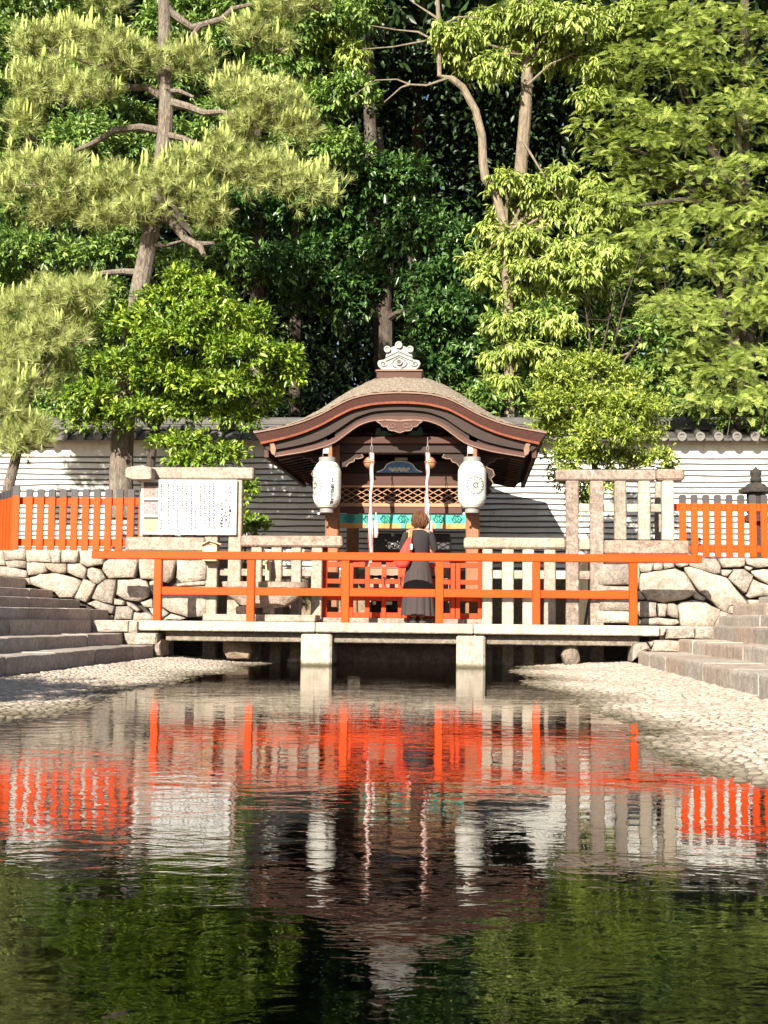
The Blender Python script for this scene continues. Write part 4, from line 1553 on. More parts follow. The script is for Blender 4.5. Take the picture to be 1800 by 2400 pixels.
def bell_rope(k_top, xx, z_end, side, label):
    YY = 19.40
    top = Q(k1, xx, 612, YY)
    t = thing('bell_rope', label, 'bell rope', (top.x, YY, z_end), 'bell ropes')
    m = MB()
    m.tube([top + Vector((0, 0, .03)), top + Vector((-.018, 0, -.03)), top + Vector((0, 0, -.13)), top + Vector((.018, 0, -.03)), top + Vector((0, 0, .03))], [.005] * 5, 6)
    m.build('hook', 'grey_metal', t)
    MB().tube([top + Vector((0, 0, .02)), Vector((top.x, YY, top.z + .14))], [.005, .005], 6).build('hook_shank', 'grey_metal', t)
    # bell: split sphere with a raised lip
    bc = Q(k1, xx - side * 14, 702, YY + .06)
    prof = []
    R_ = .082
    for i in range(17):
        a = -math.pi / 2 + math.pi * i / 16
        r_ = R_ * math.cos(a)
        prof.append((max(r_, .003), R_ * 1.12 * math.sin(a)))
        if i == 8:
            prof += [(R_ * 1.16, .004), (R_ * 1.16, .014), (R_, .018)]
    MB().lathe(prof, bc, 22).build('bell', 'copper', t, smooth=True)
    for nm, mt, dx, w_, dy in (('white_strip', 'white_cloth', -.008, .026, 0.0), ('pink_strip', 'pink_cloth', .015, .018, .006), ('red_strip', 'red_cloth', -.026, .010, .01)):
        rows_ = []
        zt__ = top.z - .10
        n_ = 40
        for i in range(n_ + 1):
            f = i / n_
            z_ = zt__ + (z_end - zt__) * f
            sw = .010 * math.sin(f * 9 + dx * 50) + .004 * math.sin(f * 31)
            ww = w_ * (1.25 - .25 * min(1, f * 8)) * (1 + .18 * math.sin(f * 23 + dx * 90))
            rows_.append([(top.x + dx + sw - ww / 2, YY + dy + .012 * math.sin(f * 17), z_), (top.x + dx + sw, YY + dy - .012, z_), (top.x + dx + sw + ww / 2, YY + dy + .012 * math.cos(f * 15), z_)])
        m = MB()
        m.grid(rows_)
        m.grid([[(a, b + .02, c) for a, b, c in r] for r in rows_])
        m.build(nm, mt, t)
    MB().lathe([(.02, .1), (.034, .08), (.03, .05), (.04, -.04), (.028, -.06)], (top.x, YY, z_end), 10).build('tassel', 'red_cloth', t)
    return t


bell_rope(k1, 671, Q(k4, 618, 775, 19.40).z, 1, 'pink and white bell rope hanging left of the person, clear to the gate')
bell_rope(k1, 973, Q(k4, 1060, 480, 19.40).z, -1, 'pink and white bell rope ending behind the head of the person')
# small votive tassels in front of the valance
for xx, lab in ((652, 'small white paper tassel beside the long bell rope'), (1113, 'small white paper tassel right of the head of the person')):
    c_ = Q(k4, xx, 400, 19.5)
    t = thing('paper_tassel', lab, 'tassel', (c_.x, 19.5, c_.z), 'paper tassels')
    MB().lathe([(.006, .20), (.006, .075), (.03, .06), (.038, 0), (.034, -.06)], c_, 8).build('paper_head', 'white_cloth', t)
    MB().lathe([(.036, -.06), (.045, -.13), (.03, -.19)], c_, 8).build('fringe', 'pink_cloth', t)

# altar and offering box inside
al = thing('altar', 'dark altar cabinet with pale metal fittings deep inside the shrine', 'altar', (XC, 21.8, .62))
q0 = Q(k4, 690, 600, 21.6)
MB().box(XC - .55, XC + .75, 21.6, 23.0, .622, Q(k4, 880, 470, 21.6).z, .02).build('cabinet', 'black_paint', al)
rgl = random.Random(12)
for a, b, w_, h_ in ((795, 480, 24, 26), (735, 525, 14, 10), (762, 545, 10, 10), (790, 560, 20, 14), (740, 575, 10, 12), (775, 582, 12, 8), (812, 575, 10, 10), (1140, 535, 22, 10), (1150, 560, 14, 8), (1130, 585, 10, 14), (835, 540, 10, 12), (850, 575, 10, 10)):
    xa_, xb_, za_, zb_ = rect(k4, a - w_ / 2, b - h_ / 2, a + w_ / 2, b + h_ / 2, 21.55)
    MB().box(xa_, xb_, 21.54, 21.59, za_, zb_, .008).build('fitting', 'white_cloth', al)
ob = thing('offering_box', 'wooden slatted offering box behind the lattice gate', 'offering box', (XC + .1, 19.2, .3))
ox0, ox1 = Q(k4, 596, 840, 19.15).x, Q(k4, 1255, 840, 19.15).x
MT['wood_box'] = mat_wood('offering_box_wood', (.22, .13, .09), (.36, .23, .16), 'X')
for a, b in ((735, 765), (768, 828), (848, 868), (880, 930), (940, 985)):
    MB().box(ox0, ox1, 19.15, 19.19, Q(k4, 880, b, 19.15).z, Q(k4, 880, a, 19.15).z, .004).build('slat', 'wood_box', ob)
for x_ in (ox0, (ox0 + ox1) / 2, ox1):
    MB().box(x_ - .03, x_ + .03, 19.192, 19.25, .302, Q(k4, 880, 735, 19.15).z, .004).build('corner_post', 'wood_box', ob)
MB().box(ox0 - .03, ox1 + .03, 19.26, 19.48, .302, Q(k4, 880, 760, 19.15).z, .004).build('box_body', 'wood_dark', ob)


# ------------------------------------------------------------------ paper lanterns
def on_lantern(c, prof, u, v, off=.003):
    """u = arc length round the body from the front, v = height above centre"""
    zs = [p_[1] for p_ in prof]
    rs = [p_[0] for p_ in prof]
    r_ = float(np.interp(v, zs, rs)) + off
    a = u / LR
    return (c.x + r_ * math.sin(a), c.y - r_ * math.cos(a), c.z + v)


LR = .215


def wrap_mesh(me, c, prof, du, dv, off=.004):
    for v in me.vertices:
        v.co = on_lantern(c, prof, v.co.x + du, v.co.y + dv, off)
    return me


def lantern(xx, crest_u, text_u, label):
    YY = 19.40
    c = Q(k1, xx, 823, YY)
    t = thing('paper_lantern', label, 'lantern', (c.x, YY, c.z - .4), 'paper lanterns')
    H = .35
    prof = []
    nr = 34
    for i in range(nr * 2 + 1):
        f = i / (nr * 2)
        v = -H + 2 * H * f
        s = abs(v) / H
        r_ = LR * (1 - .38 * max(0, (s - .45) / .55) ** 2.4) * (.985 + .02 * f)
        if i % 2:
            r_ += .0028
        prof.append((r_, v))
    MB().lathe(prof, c, 40).build('paper_body', 'paper', t, smooth=False)
    rt_ = prof[-1][0]
    MB().lathe([(rt_ * .97, H - .01), (rt_ * .99, H + .07), (rt_ * .93, H + .075), (rt_ * .9, H + .02)], c, 28).build('top_band', 'grey_metal', t, smooth=False)
    MB().lathe([(rt_ * .9, -H + .01), (rt_ * .80, -H - .005), (rt_ * .80, -H - .075), (rt_ * .72, -H - .08)], c, 28).build('bottom_band', 'grey_metal', t)
    m = MB()
    m.tube([c + Vector((-.075, 0, H + .06)), c + Vector((-.07, 0, H + .14)), c + Vector((-.03, 0, H + .175)), c + Vector((.03, 0, H + .175)), c + Vector((.07, 0, H + .14)), c + Vector((.075, 0, H + .06))], [.005] * 6, 6)
    m.build('handle', 'grey_metal', t)
    rbar = MB().box(c.x + .01, c.x + .075, YY - .02, YY + .3, c.z + H + .06, c.z + H + .24, .01)
    rbar.build('hanger', 'wood_post', t)
    MB().lathe([(.006, 0), (.02, -.012), (.02, -.03), (.006, -.04)], c + Vector((-.12, -.02, -H - .07)), 8).build('tassel_bead', 'white_cloth', t)
    # wave band under the shoulder
    m = MB()

    def strip(pts, w_):
        for a, b in zip(pts[:-1], pts[1:]):
            d = Vector((b[0] - a[0], b[1] - a[1], 0))
            if d.length < 1e-6:
                continue
            d.normalize()
            s_ = (-d.y * w_ / 2, d.x * w_ / 2)
            q = [(a[0] + s_[0], a[1] + s_[1]), (b[0] + s_[0], b[1] + s_[1]), (b[0] - s_[0], b[1] - s_[1]), (a[0] - s_[0], a[1] - s_[1])]
            m.add([on_lantern(c, prof, u_, v_, .0045) for u_, v_ in q], [(0, 1, 2, 3)])
    for ph in (0, math.pi):
        strip([(u_, H * .80 + .014 * math.sin(u_ * 42 + ph)) for u_ in np.linspace(-.6, .6, 90)], .005)
    m.build('wave_band', 'ink_grey', t)
    m = MB()
    cr = .135
    ccx, ccv = crest_u, -.02
    n_p = 16
    for i in range(n_p):
        a0 = 2 * math.pi * i / n_p
        hw = math.pi / n_p
        strip([(ccx + .026 * math.cos(a0 + hw), ccv + .026 * math.sin(a0 + hw)), (ccx + (cr - .012) * math.cos(a0 + hw), ccv + (cr - .012) * math.sin(a0 + hw))], .009)
        arc = []
        for q in np.linspace(-1, 1, 7):
            an = a0 + hw * q
            rr = cr - .012 + .014 * math.cos(q * math.pi / 2)
            arc.append((ccx + rr * math.cos(an), ccv + rr * math.sin(an)))
        strip(arc, .0105)
    strip([(ccx + .026 * math.cos(a), ccv + .026 * math.sin(a)) for a in np.linspace(0, 2 * math.pi, 15)], .004)
    m.build('chrysanthemum_crest', 'ink', t)
    if text_u is not None:
        me = text_mesh('\u52a0\n\u8302\n\u307f\n\u305f\n\u3089\n\u3057\n\u8336\n\u5c4b', .062, spacing=.60, bold=.0012)
        wrap_mesh(me, c, prof, text_u, .0)
        link('lettering', me, 'ink', t)
        me = text_mesh('\u5949\n\u7d0d', .034, spacing=1.0, bold=.0006)
        wrap_mesh(me, c, prof, text_u, .09)
        link('lettering', me, 'ink', t)
    return t


lantern(430, -.19, .105, 'white paper lantern with a column of writing, hanging left of the shrine entrance')
lantern(1213, .055, None, 'white paper lantern with the crest facing out, hanging right of the shrine entrance')

# ------------------------------------------------------------------ notice board
YS = YW - .03
nb = thing('notice_board', 'white notice board with columns of Japanese text and three photos on the left', 'sign', (P(440, 1250, YS).x, YS, Q(k2, 1180, 732, YS).z))
ks = crop(320, 1110, .1567)
xa_, xb_, za_, zb_ = rect(k2, 882, 386, 1484, 731, YS)
MB().box(xa_, xb_, YS, YS + .05, za_, zb_, .006).build('panel', 'board', nb)


def put_text(body, px, py_top, h_total, nchar, mat='ink', grow=1.0):
    p_ = Q(ks, px, py_top, YS)
    bot = Q(ks, px, py_top + h_total, YS)
    pit = (p_.z - bot.z) / nchar
    size = pit * .98 * grow
    me = text_mesh('\n'.join(body), size, spacing=pit / size, bold=size * .03)
    for v in me.vertices:
        v.co = (p_.x + v.co.x, YS - .003, p_.z + v.co.y)
    link('lettering', me, mat, nb)


put_text('\u304a\u306f\u3089\u3044\u30fb\u304a\u6e05\u3081\u306e\u304a\u793e', 1405, 185, 640, 11)
put_text('\u4e95\u4e0a\u793e\ufe35\u5fa1\u624b\u6d17\u793e\ufe36', 1345, 380, 445, 9)
put_text('\u5fa1\u796d\u795e\u3000\u702c\u7e54\u6d25\u59eb\u547d', 1280, 430, 390, 9)
# the body text is too small to read in the photograph: rows of small strokes
rgs = random.Random(9)
for cx_, y0_, y1_ in ((1157, 140, 815), (1090, 140, 770), (1022, 140, 750), (957, 140, 640), (888, 140, 800), (822, 140, 860), (753, 140, 700), (685, 140, 520), (617, 140, 855), (550, 140, 520), (483, 140, 745), (370, 140, 350), (368, 435, 590), (366, 690, 830)):
    m = MB()
    yy_ = y0_
    while yy_ < y1_:
        for _ in range(5):
            hz = rgs.random() < .55
            dx, dy_ = rgs.uniform(-9, 9), rgs.uniform(2, 20)
            w_, h_ = (rgs.uniform(15, 24), 7.5) if hz else (7.5, rgs.uniform(14, 24))
            a = Q(ks, cx_ + dx - w_ / 2, yy_ + dy_, YS)
            b = Q(ks, cx_ + dx + w_ / 2, yy_ + dy_ + h_, YS)
            m.add([(a.x, YS - .0025, a.z), (b.x, YS - .0025, a.z), (b.x, YS - .0025, b.z), (a.x, YS - .0025, b.z)], [(0, 1, 2, 3)])
        yy_ += 36.5
    m.build('text_column', 'ink', nb, kind='stuff')


def mat_photo(name, cols, sc):
    m_, nt, p_ = new_mat(name)
    n_ = noise(nt, sc, 4, .7, geo_pos(nt))
    L(nt, ramp(nt, [(.30 + .11 * i, c_) for i, c_ in enumerate(cols)], n_.outputs[0]).outputs[0], p_.inputs['Base Color'])
    p_.inputs['Roughness'].default_value = .4
    return m_


for i, (y0_, y1_, cols) in enumerate(((130, 355, [(.03, .015, .015), (.14, .07, .06), (.28, .19, .16), (.24, .05, .02), (.30, .23, .20)]),
                                      (390, 612, [(.05, .035, .04), (.20, .07, .08), (.34, .24, .24), (.16, .015, .025), (.28, .20, .20)]),
                                      (647, 870, [(.07, .04, .02), (.24, .16, .07), (.36, .30, .19), (.27, .19, .10), (.12, .05, .03)]))):
    MT['photo%d' % i] = mat_photo('printed_photo_%d' % i, cols, 26 + 6 * i)
    ph = rbox('photo', 'photo%d' % i, nb, ks, 105, y0_, 328, y1_, YS - .004, .006, 0)
    rbox('photo_backdrop', 'ink_grey', ph, ks, 107, y0_ + 2, 326, y0_ + (60 if i == 0 else 34), YS - .006, .003, 0)

# ------------------------------------------------------------------ small things by the left fence
kd = crop(460, 1240, .0603)
YD = YW - .16
db = thing('donation_box', 'small house-shaped wooden box with a paper label fixed to the stone post', 'box', (Q(kd, 520, 1200, YD).x, YD, Q(kd, 520, 1240, YD).z))
xa_, xb_, za_, zb_ = rect(kd, 235, 640, 790, 1240, YD)
MB().box(xa_, xb_, YD, YD + .16, za_, zb_, .004).build('body', 'wood_new', db)
gp = [(235, 640), (790, 640), (780, 600), (520, 470), (250, 600)]
MB().prism([(Q(kd, a, b, YD).x, Q(kd, a, b, YD).z) for a, b in gp], YD + .002, YD + .16, 0).build('gable', 'wood_new', db)
for pts in ([(190, 610), (520, 440), (520, 480), (210, 650)], [(520, 440), (1000, 590), (960, 625), (520, 480)]):
    MB().prism([(Q(kd, a, b, YD).x, Q(kd, a, b, YD).z + .004) for a, b in pts], YD - .05, YD + .17, 0).build('roof_board', 'wood_new', db)
rbox('slot', 'wood_dark', db, kd, 440, 580, 615, 608, YD - .002, .01, 0)
pap = rbox('paper_label', 'white_cloth', db, kd, 300, 690, 760, 900, YD - .004, .006, 0)
for a in (450, 500, 550):
    rbox('printed_mark', 'ink_grey', pap, kd, a, 715, a + 30, 760, YD - .006, .002, 0)
for a in (420, 500, 550):
    rbox('printed_mark', 'ink_grey', pap, kd, a, 800, a + 30, 825, YD - .006, .002, 0)

# stone water trough
YT = 18.02
tr = thing('stone_trough', 'boat-shaped stone water trough behind the red railing', 'trough', (Q(k3, 1030, 790, YT).x, YT + .2, DECK_Z))
xc_, w0 = Q(k3, 1033, 600, YT).x, (Q(k3, 1345, 600, YT).x - Q(k3, 722, 600, YT).x) / 2
zt_t, zr_t, zb_t = Q(k3, 1033, 562, YT).z, Q(k3, 1033, 602, YT).z, Q(k3, 1000, 750, YT).z
m = MB()
rows_ = []
for f, (zz_, sx_, sy_) in enumerate(((zb_t, .42, .55), (zb_t + .04, .58, .72), (zb_t + .16, .84, .9), (zr_t, .98, 1.0), (zr_t + .005, 1.0, 1.03), (zt_t - .01, 1.0, 1.03), (zt_t, .985, 1.0), (zt_t, .88, .8), (zt_t - .14, .80, .72))):
    row = []
    for q in range(29):
        a = 2 * math.pi * q / 28
        e = 3.2
        cxx = math.copysign(abs(math.cos(a)) ** (2 / e), math.cos(a))
        cyy = math.copysign(abs(math.sin(a)) ** (2 / e), math.sin(a))
        jit = random.uniform(-.008, .008) if q < 28 else 0
        if q == 28:
            row.append(row[0])
        else:
            row.append((xc_ + w0 * sx_ * cxx + jit, YT + .22 + .22 * sy_ * cyy + jit, zz_ + jit * .5))
    rows_.append(row)
m.grid(rows_)
m.add(rows_[0][:-1], [tuple(range(28))])
m.add(rows_[-1][:-1], [tuple(range(28))])
m.build('basin', 'granite_pink', tr)
for a, b in ((828, 910), (1025, 1108)):
    MB().box(Q(k3, a, 770, YT).x, Q(k3, b, 770, YT).x, YT + .08, YT + .36, DECK_Z + .10, zb_t + .02, .02).build('foot', 'granite', tr)
MB().box(Q(k3, 596, 820, YT - .1).x, Q(k3, 1408, 820, YT - .1).x, YT - .08, YT + .5, DECK_Z + .002, DECK_Z + .10, .012).build('curb', 'granite', tr)
sp0 = Q(k3, 1085, 385, 18.40)
sp1 = Q(k3, 1040, 435, 18.25)
bs = thing('water_spout', 'short bamboo water spout above the stone trough', 'spout', (sp1.x, 18.3, sp1.z), None)
MB().tube([sp1, sp0 + Vector((0, .2, .05))], [.022, .024], 10).build('pipe', 'wood_new', bs)
MB().box(Q(k3, 1050, 500, 18.40).x, Q(k3, 1078, 500, 18.40).x, 18.40, 18.76, zt_t - .3, Q(k3, 1060, 415, 18.40).z, .004).build('stand', 'wood_new', bs)

# stone lantern behind the right fence
lx = P(1771.5, 1120, 21.6)
st = thing('stone_lantern', 'dark stone lantern top with finial rising behind the right red fence', 'stone lantern', (lx.x, 21.6, TERR_Z))
zq = lambda v: Q(kD, 1300, v, 21.6).z
pxm = .1627 / 139
MB().lathe([(.01, zq(822)), (.03, zq(850)), (86 * pxm * .9, zq(880)), (86 * pxm, zq(930)), (60 * pxm, zq(960)), (70 * pxm, zq(965))], (lx.x, 21.6, 0), 16).build('finial', 'dark_stone', st, smooth=True)
MB().lathe([(62 * pxm, zq(962)), (85 * pxm, zq(1000)), (80 * pxm, zq(1030)), (60 * pxm, zq(1055))], (lx.x, 21.6, 0), 16).build('finial_base', 'dark_stone', st, smooth=True)
MB().lathe([(60 * pxm, zq(1050)), (130 * pxm, zq(1075)), (165 * pxm, zq(1120)), (240 * pxm, zq(1160)), (255 * pxm, zq(1150)), (245 * pxm, zq(1200)), (120 * pxm, zq(1212))], (lx.x, 21.6, 0), 6).build('roof', 'dark_stone', st)
MB().lathe([(135 * pxm, zq(1212)), (135 * pxm, zq(1500))], (lx.x, 21.6, 0), 6).build('firebox', 'dark_stone', st)
MB().lathe([(110 * pxm, zq(1500)), (200 * pxm, zq(1560)), (200 * pxm, zq(1620)), (90 * pxm, zq(1640)), (85 * pxm, TERR_Z + .1), (180 * pxm, TERR_Z + .08), (180 * pxm, TERR_Z - .05)], (lx.x, 21.6, 0), 12).build('shaft', 'dark_stone', st)

# loose stones at the water's edge
for i, (px, py, r_, mt, lab) in enumerate(((409, 1531, .11, 'granite_pale', 'white rounded stone lying at the foot of the left steps'), (693, 1548, .10, 'granite_pale', 'pale flat stone in the water left of the left pier'),
                                           (747, 1553, .11, 'granite_pale', 'pale flat stone in the water at the base of the left pier'), (640, 1541, .12, 'rough_stone', 'dark round stone in shade under the bridge slab'),
                                           (598, 1539, .10, 'rough_stone', 'dark flat stone beside the boulder under the bridge'))):
    q = PZ(px, py, .03)
    m = MB()
    rgp = random.Random(i)
    pr_ = [(.02, -.4), (.7, -.35), (1.0, 0), (.85, .3), (.5, .48), (.02, .55)]
    m.lathe([(a * r_, b * r_) for a, b in pr_], q, 11, 1.3, .8)
    m.v = [(a + rgp.uniform(-.008, .008), b, c + rgp.uniform(-.006, .006)) for a, b, c in m.v]
    tag(m.build('river_stone', mt, smooth=True), lab, 'stone', 'loose stones by the bridge')

# ------------------------------------------------------------------ trees
def unit(v):
    return v / np.maximum(np.linalg.norm(v, axis=-1, keepdims=True), 1e-6)


def clump_array(ells, Y, dy=.0, squash=.75, seed=0):
    """ellipses read off the photograph -> centres and radii of leaf clumps about the depth Y"""
    rg = np.random.default_rng(seed)
    C, R = [], []
    for e in ells:
        cx, cy, rx, ry = e[:4]
        yy = Y + (e[4] if len(e) > 4 else rg.uniform(-dy, dy))
        c = P(cx, cy, yy)
        s = yy / FOC
        C.append((c.x, c.y, c.z))
        R.append((rx * s, squash * min(rx, ry * 1.6) * s, ry * s))
    return np.array(C), np.array(R)


def shell_points(C, R, n, rg, lo=.45, up=.25, front=.35):
    w = (R[:, 0] * R[:, 2]) ** .9
    idx = rg.choice(len(C), n, p=w / w.sum())
    d = rg.normal(size=(n, 3))
    d = unit(d)
    d[:, 2] += up
    d[:, 1] -= front
    d = unit(d)
    rad = lo + (1 - lo) * rg.random(n) ** .6
    rad *= 1 + .16 * rg.normal(size=n)
    return C[idx] + d * R[idx] * rad[:, None], d


def leaf_quads(base, dirv, nrm, length, width, fold=.25):
    """two triangles folded along the midrib for each leaf"""
    n = len(base)
    dirv = unit(dirv)
    side = unit(np.cross(dirv, nrm))
    nn = np.cross(side, dirv)
    ln, wd = length[:, None], width[:, None]
    mid = base + dirv * ln * .48
    a = mid + side * wd * .5 + nn * wd * fold
    b = mid - side * wd * .5 + nn * wd * fold
    tip = base + dirv * ln - nn * ln * .10
    V = np.stack([base, a, tip, b], 1).reshape(-1, 3)
    o = np.arange(n) * 4
    F = np.concatenate([np.stack([o, o + 1, o + 2], 1), np.stack([o, o + 2, o + 3], 1)])
    return V, F


def crown_sprays(C, R, n_spray, per, leaf, rg, droop=0.0, spread=.8, twig=1.0, aspect=.42, up=.25, front=.35, lo=.45, bias=0.0):
    pos, out = shell_points(C, R, n_spray, rg, lo, up, front)
    ax = unit(out * .7 + rg.normal(size=out.shape) * .45 + np.array([0, -.15, .25 - droop]))
    spray_tint = rg.random(n_spray)
    B, D, NN, Ln, T = [], [], [], [], []
    for j in range(per):
        f = (j + .5) / per
        b = pos + ax * (leaf * twig * 1.6 * (f - .5))[..., None] if np.ndim(leaf) else pos + ax * (leaf * twig * 1.6 * (f - .5))
        rnd = unit(rg.normal(size=out.shape))
        rnd = unit(rnd - ax * (rnd * ax).sum(1, keepdims=True))
        d = unit(ax * (.55 + .4 * f) + rnd * spread + np.array([0, 0, -droop]))
        nr = unit(np.array([0, -.35, 1.0]) + out * .35 + rg.normal(size=out.shape) * .38)
        B.append(b)
        D.append(d)
        NN.append(nr)
        Ln.append(leaf * rg.uniform(.5, 1.3, n_spray))
        T.append(np.clip(spray_tint * .65 + rg.random(n_spray) * .4 - .03 + bias, 0, 1))
    B, D, NN = np.concatenate(B), np.concatenate(D), np.concatenate(NN)
    Ln, T = np.concatenate(Ln), np.concatenate(T)
    V, F = leaf_quads(B, D, NN, Ln, Ln * aspect)
    return V, F, np.repeat(T, 4)


def limb_mesh(trunk_pts, rads, targets, rg, n=9, wig=.15, thin=.02, base_from=.25):
    m = MB()
    m.tube(trunk_pts, rads, n)
    tp = [Vector(p) for p in trunk_pts]
    for t in targets:
        t = Vector(t)
        # start from the trunk point somewhat below the clump
        cand = [i for i in range(len(tp)) if tp[i].z < t.z + .3] or [0]
        i = max(cand, key=lambda q: tp[q].z)
        i = max(0, min(i, len(tp) - 1))
        a = tp[i]
        mid = a.lerp(t, .5) + Vector((rg.normal() * wig, rg.normal() * wig, .12 + rg.normal() * wig * .5))
        r0 = min(rads[i] * .5, .07 + thin)
        m.tube([a, a.lerp(mid, .55) + Vector((0, 0, .05)), mid, mid.lerp(t, .6) + Vector((rg.normal(), rg.normal(), rg.normal())) * wig * .4, t],
               [r0, r0 * .85, r0 * .65, r0 * .42, thin * .6], 6)
    return m


def twigs(m, starts, rg, n_each, ln, r=.006, droop=0.0):
    for s in starts:
        s = Vector(s)
        for _ in range(n_each):
            d = Vector((rg.normal(), rg.normal() - .3, rg.normal() * .7 + .2 - droop)).normalized()
            p1 = s + d * ln * rg.uniform(.3, .6)
            d2 = (d + Vector((rg.normal(), rg.normal(), rg.normal())) * .5).normalized()
            p2 = p1 + d2 * ln * rg.uniform(.3, .6)
            m.tube([s, p1, p2], [r, r * .7, r * .3], 4, False)


def px_line(pts, Y):
    return [P(a, b, Y) for a, b in pts]


# leaf colours
MT['leaf_camellia'] = mat_leaf('bright_broad_leaf', (.045, .095, .010), (.18, .29, .025), (.45, .54, .07), .35, .25)
MT['leaf_shrub'] = mat_leaf('yellow_green_leaf', (.09, .14, .02), (.29, .37, .05), (.55, .60, .13), .42, .28)
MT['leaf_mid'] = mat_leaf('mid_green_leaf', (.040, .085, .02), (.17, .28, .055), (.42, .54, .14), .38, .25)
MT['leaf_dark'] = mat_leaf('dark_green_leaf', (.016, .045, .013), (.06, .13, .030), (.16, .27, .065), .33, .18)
MT['leaf_new'] = mat_leaf('drooping_new_leaf', (.11, .16, .03), (.34, .43, .085), (.62, .68, .22), .42, .28)
MT['leaf_conifer'] = mat_leaf('conifer_frond', (.085, .135, .028), (.34, .43, .085), (.62, .70, .20), .6, .2, .25)
MT['needle'] = mat_leaf('pine_needle', (.13, .15, .04), (.37, .42, .13), (.62, .66, .28), .55, .15, .3)
MT['candle'] = mat_leaf('pine_candle', (.30, .36, .08), (.42, .48, .14), (.55, .60, .22), .6, .2, .3)
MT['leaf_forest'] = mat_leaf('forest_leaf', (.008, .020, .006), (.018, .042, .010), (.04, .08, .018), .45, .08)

rgT = np.random.default_rng(11)


def tree_crown(name, mat, parent, V, F, T):
    me = np_mesh(name, V, F, T)
    return link(name, me, mat, parent)


# ---- pine
def pine_tufts(C, R, n, rg, ln=.20, needles=34, upb=.55, wid=.009):
    pos, out = shell_points(C, R, n, rg, .35, .35, .3)
    ax = unit(out * .6 + np.array([0, -.25, upb]) + rg.normal(size=out.shape) * .35)
    tt = rg.random(n)
    V, T = [], []
    for j in range(needles):
        rnd = unit(rg.normal(size=out.shape))
        d = unit(ax * rg.uniform(.25, 1.1, (n, 1)) + rnd * .75)
        l_ = ln * rg.uniform(.7, 1.15, (n, 1))
        side = unit(np.cross(d, rnd + .01)) * wid
        b = pos + ax * rg.uniform(-.25, .1, (n, 1)) * ln
        V.append(np.stack([b - side * .5, b + side * .5, b + d * l_], 1))
        T.append(np.clip(tt * .6 + rg.random(n) * .45, 0, 1))
    V = np.concatenate(V).reshape(-1, 3)
    F = np.arange(len(V)).reshape(-1, 3)
    return V, F, np.repeat(np.concatenate(T), 3), pos, ax


def pine_candles(pos, ax, rg, n):
    idx = rg.choice(len(pos), min(n, len(pos)), replace=False)
    m = MB()
    for i in idx:
        a = Vector(pos[i]) + Vector((0, 0, .03))
        h = rg.uniform(.14, .36)
        for q in range(rg.integers(1, 4)):
            b = a + Vector((rg.normal() * .04, rg.normal() * .03, 0))
            hh_ = h * rg.uniform(.4, 1.0)
            m.tube([b, b + Vector((rg.normal() * .01, 0, hh_ * .6)), b + Vector((rg.normal() * .015, 0, hh_))], [.014, .022, .005], 5)
    me_o = m
    return me_o


def make_pine(label, Y, trunk_px, rads, ells, branch_px, n_tuft, n_candle, seed, dy=.5):
    rg = np.random.default_rng(seed)
    tp = px_line(trunk_px, Y)
    t = thing('pine_tree', label, 'pine tree', (tp[0].x, Y, TERR_Z))
    C, R = clump_array(ells, Y, dy, .9, seed)
    R = R * np.array([1.15, 1.1, 1.1])
    m = MB()
    m.tube(tp, rads, 12)
    for pts, r0, yo in branch_px:
        ps = [P(a, b, Y + yo * i / max(1, len(pts) - 1)) for i, (a, b) in enumerate(pts)]
        m.tube(ps, [r0 * (1 - .62 * i / (len(ps) - 1)) for i in range(len(ps))], 8)
    lim = [c for c in C]
    for c, r in zip(C, R):
        # crooked twigs inside the pads
        s = Vector(c) + Vector((0, 0, -r[2] * .3))
        for _ in range(5):
            e = Vector(c) + Vector((rg.normal() * r[0] * .6, rg.normal() * r[1] * .5, rg.normal() * r[2] * .4))
            m.tube([s, s.lerp(e, .5) + Vector((0, 0, -.06)), e], [.024, .016, .007], 5, False)
    m.build('trunk', 'pine_bark', t)
    V, F, T, pos, ax = pine_tufts(C, R, n_tuft, rg)
    tree_crown('crown', 'needle', t, V, F, T)
    top = pos[(ax[:, 2] > .3)]
    cm = pine_candles(top, None, rg, n_candle)
    o = cm.build('new_shoots', 'candle', t, kind='stuff')
    at = o.data.attributes.new('tint', 'FLOAT', 'POINT')
    at.data.foreach_set('value', np.full(len(o.data.vertices), .6, np.float32))
    return t


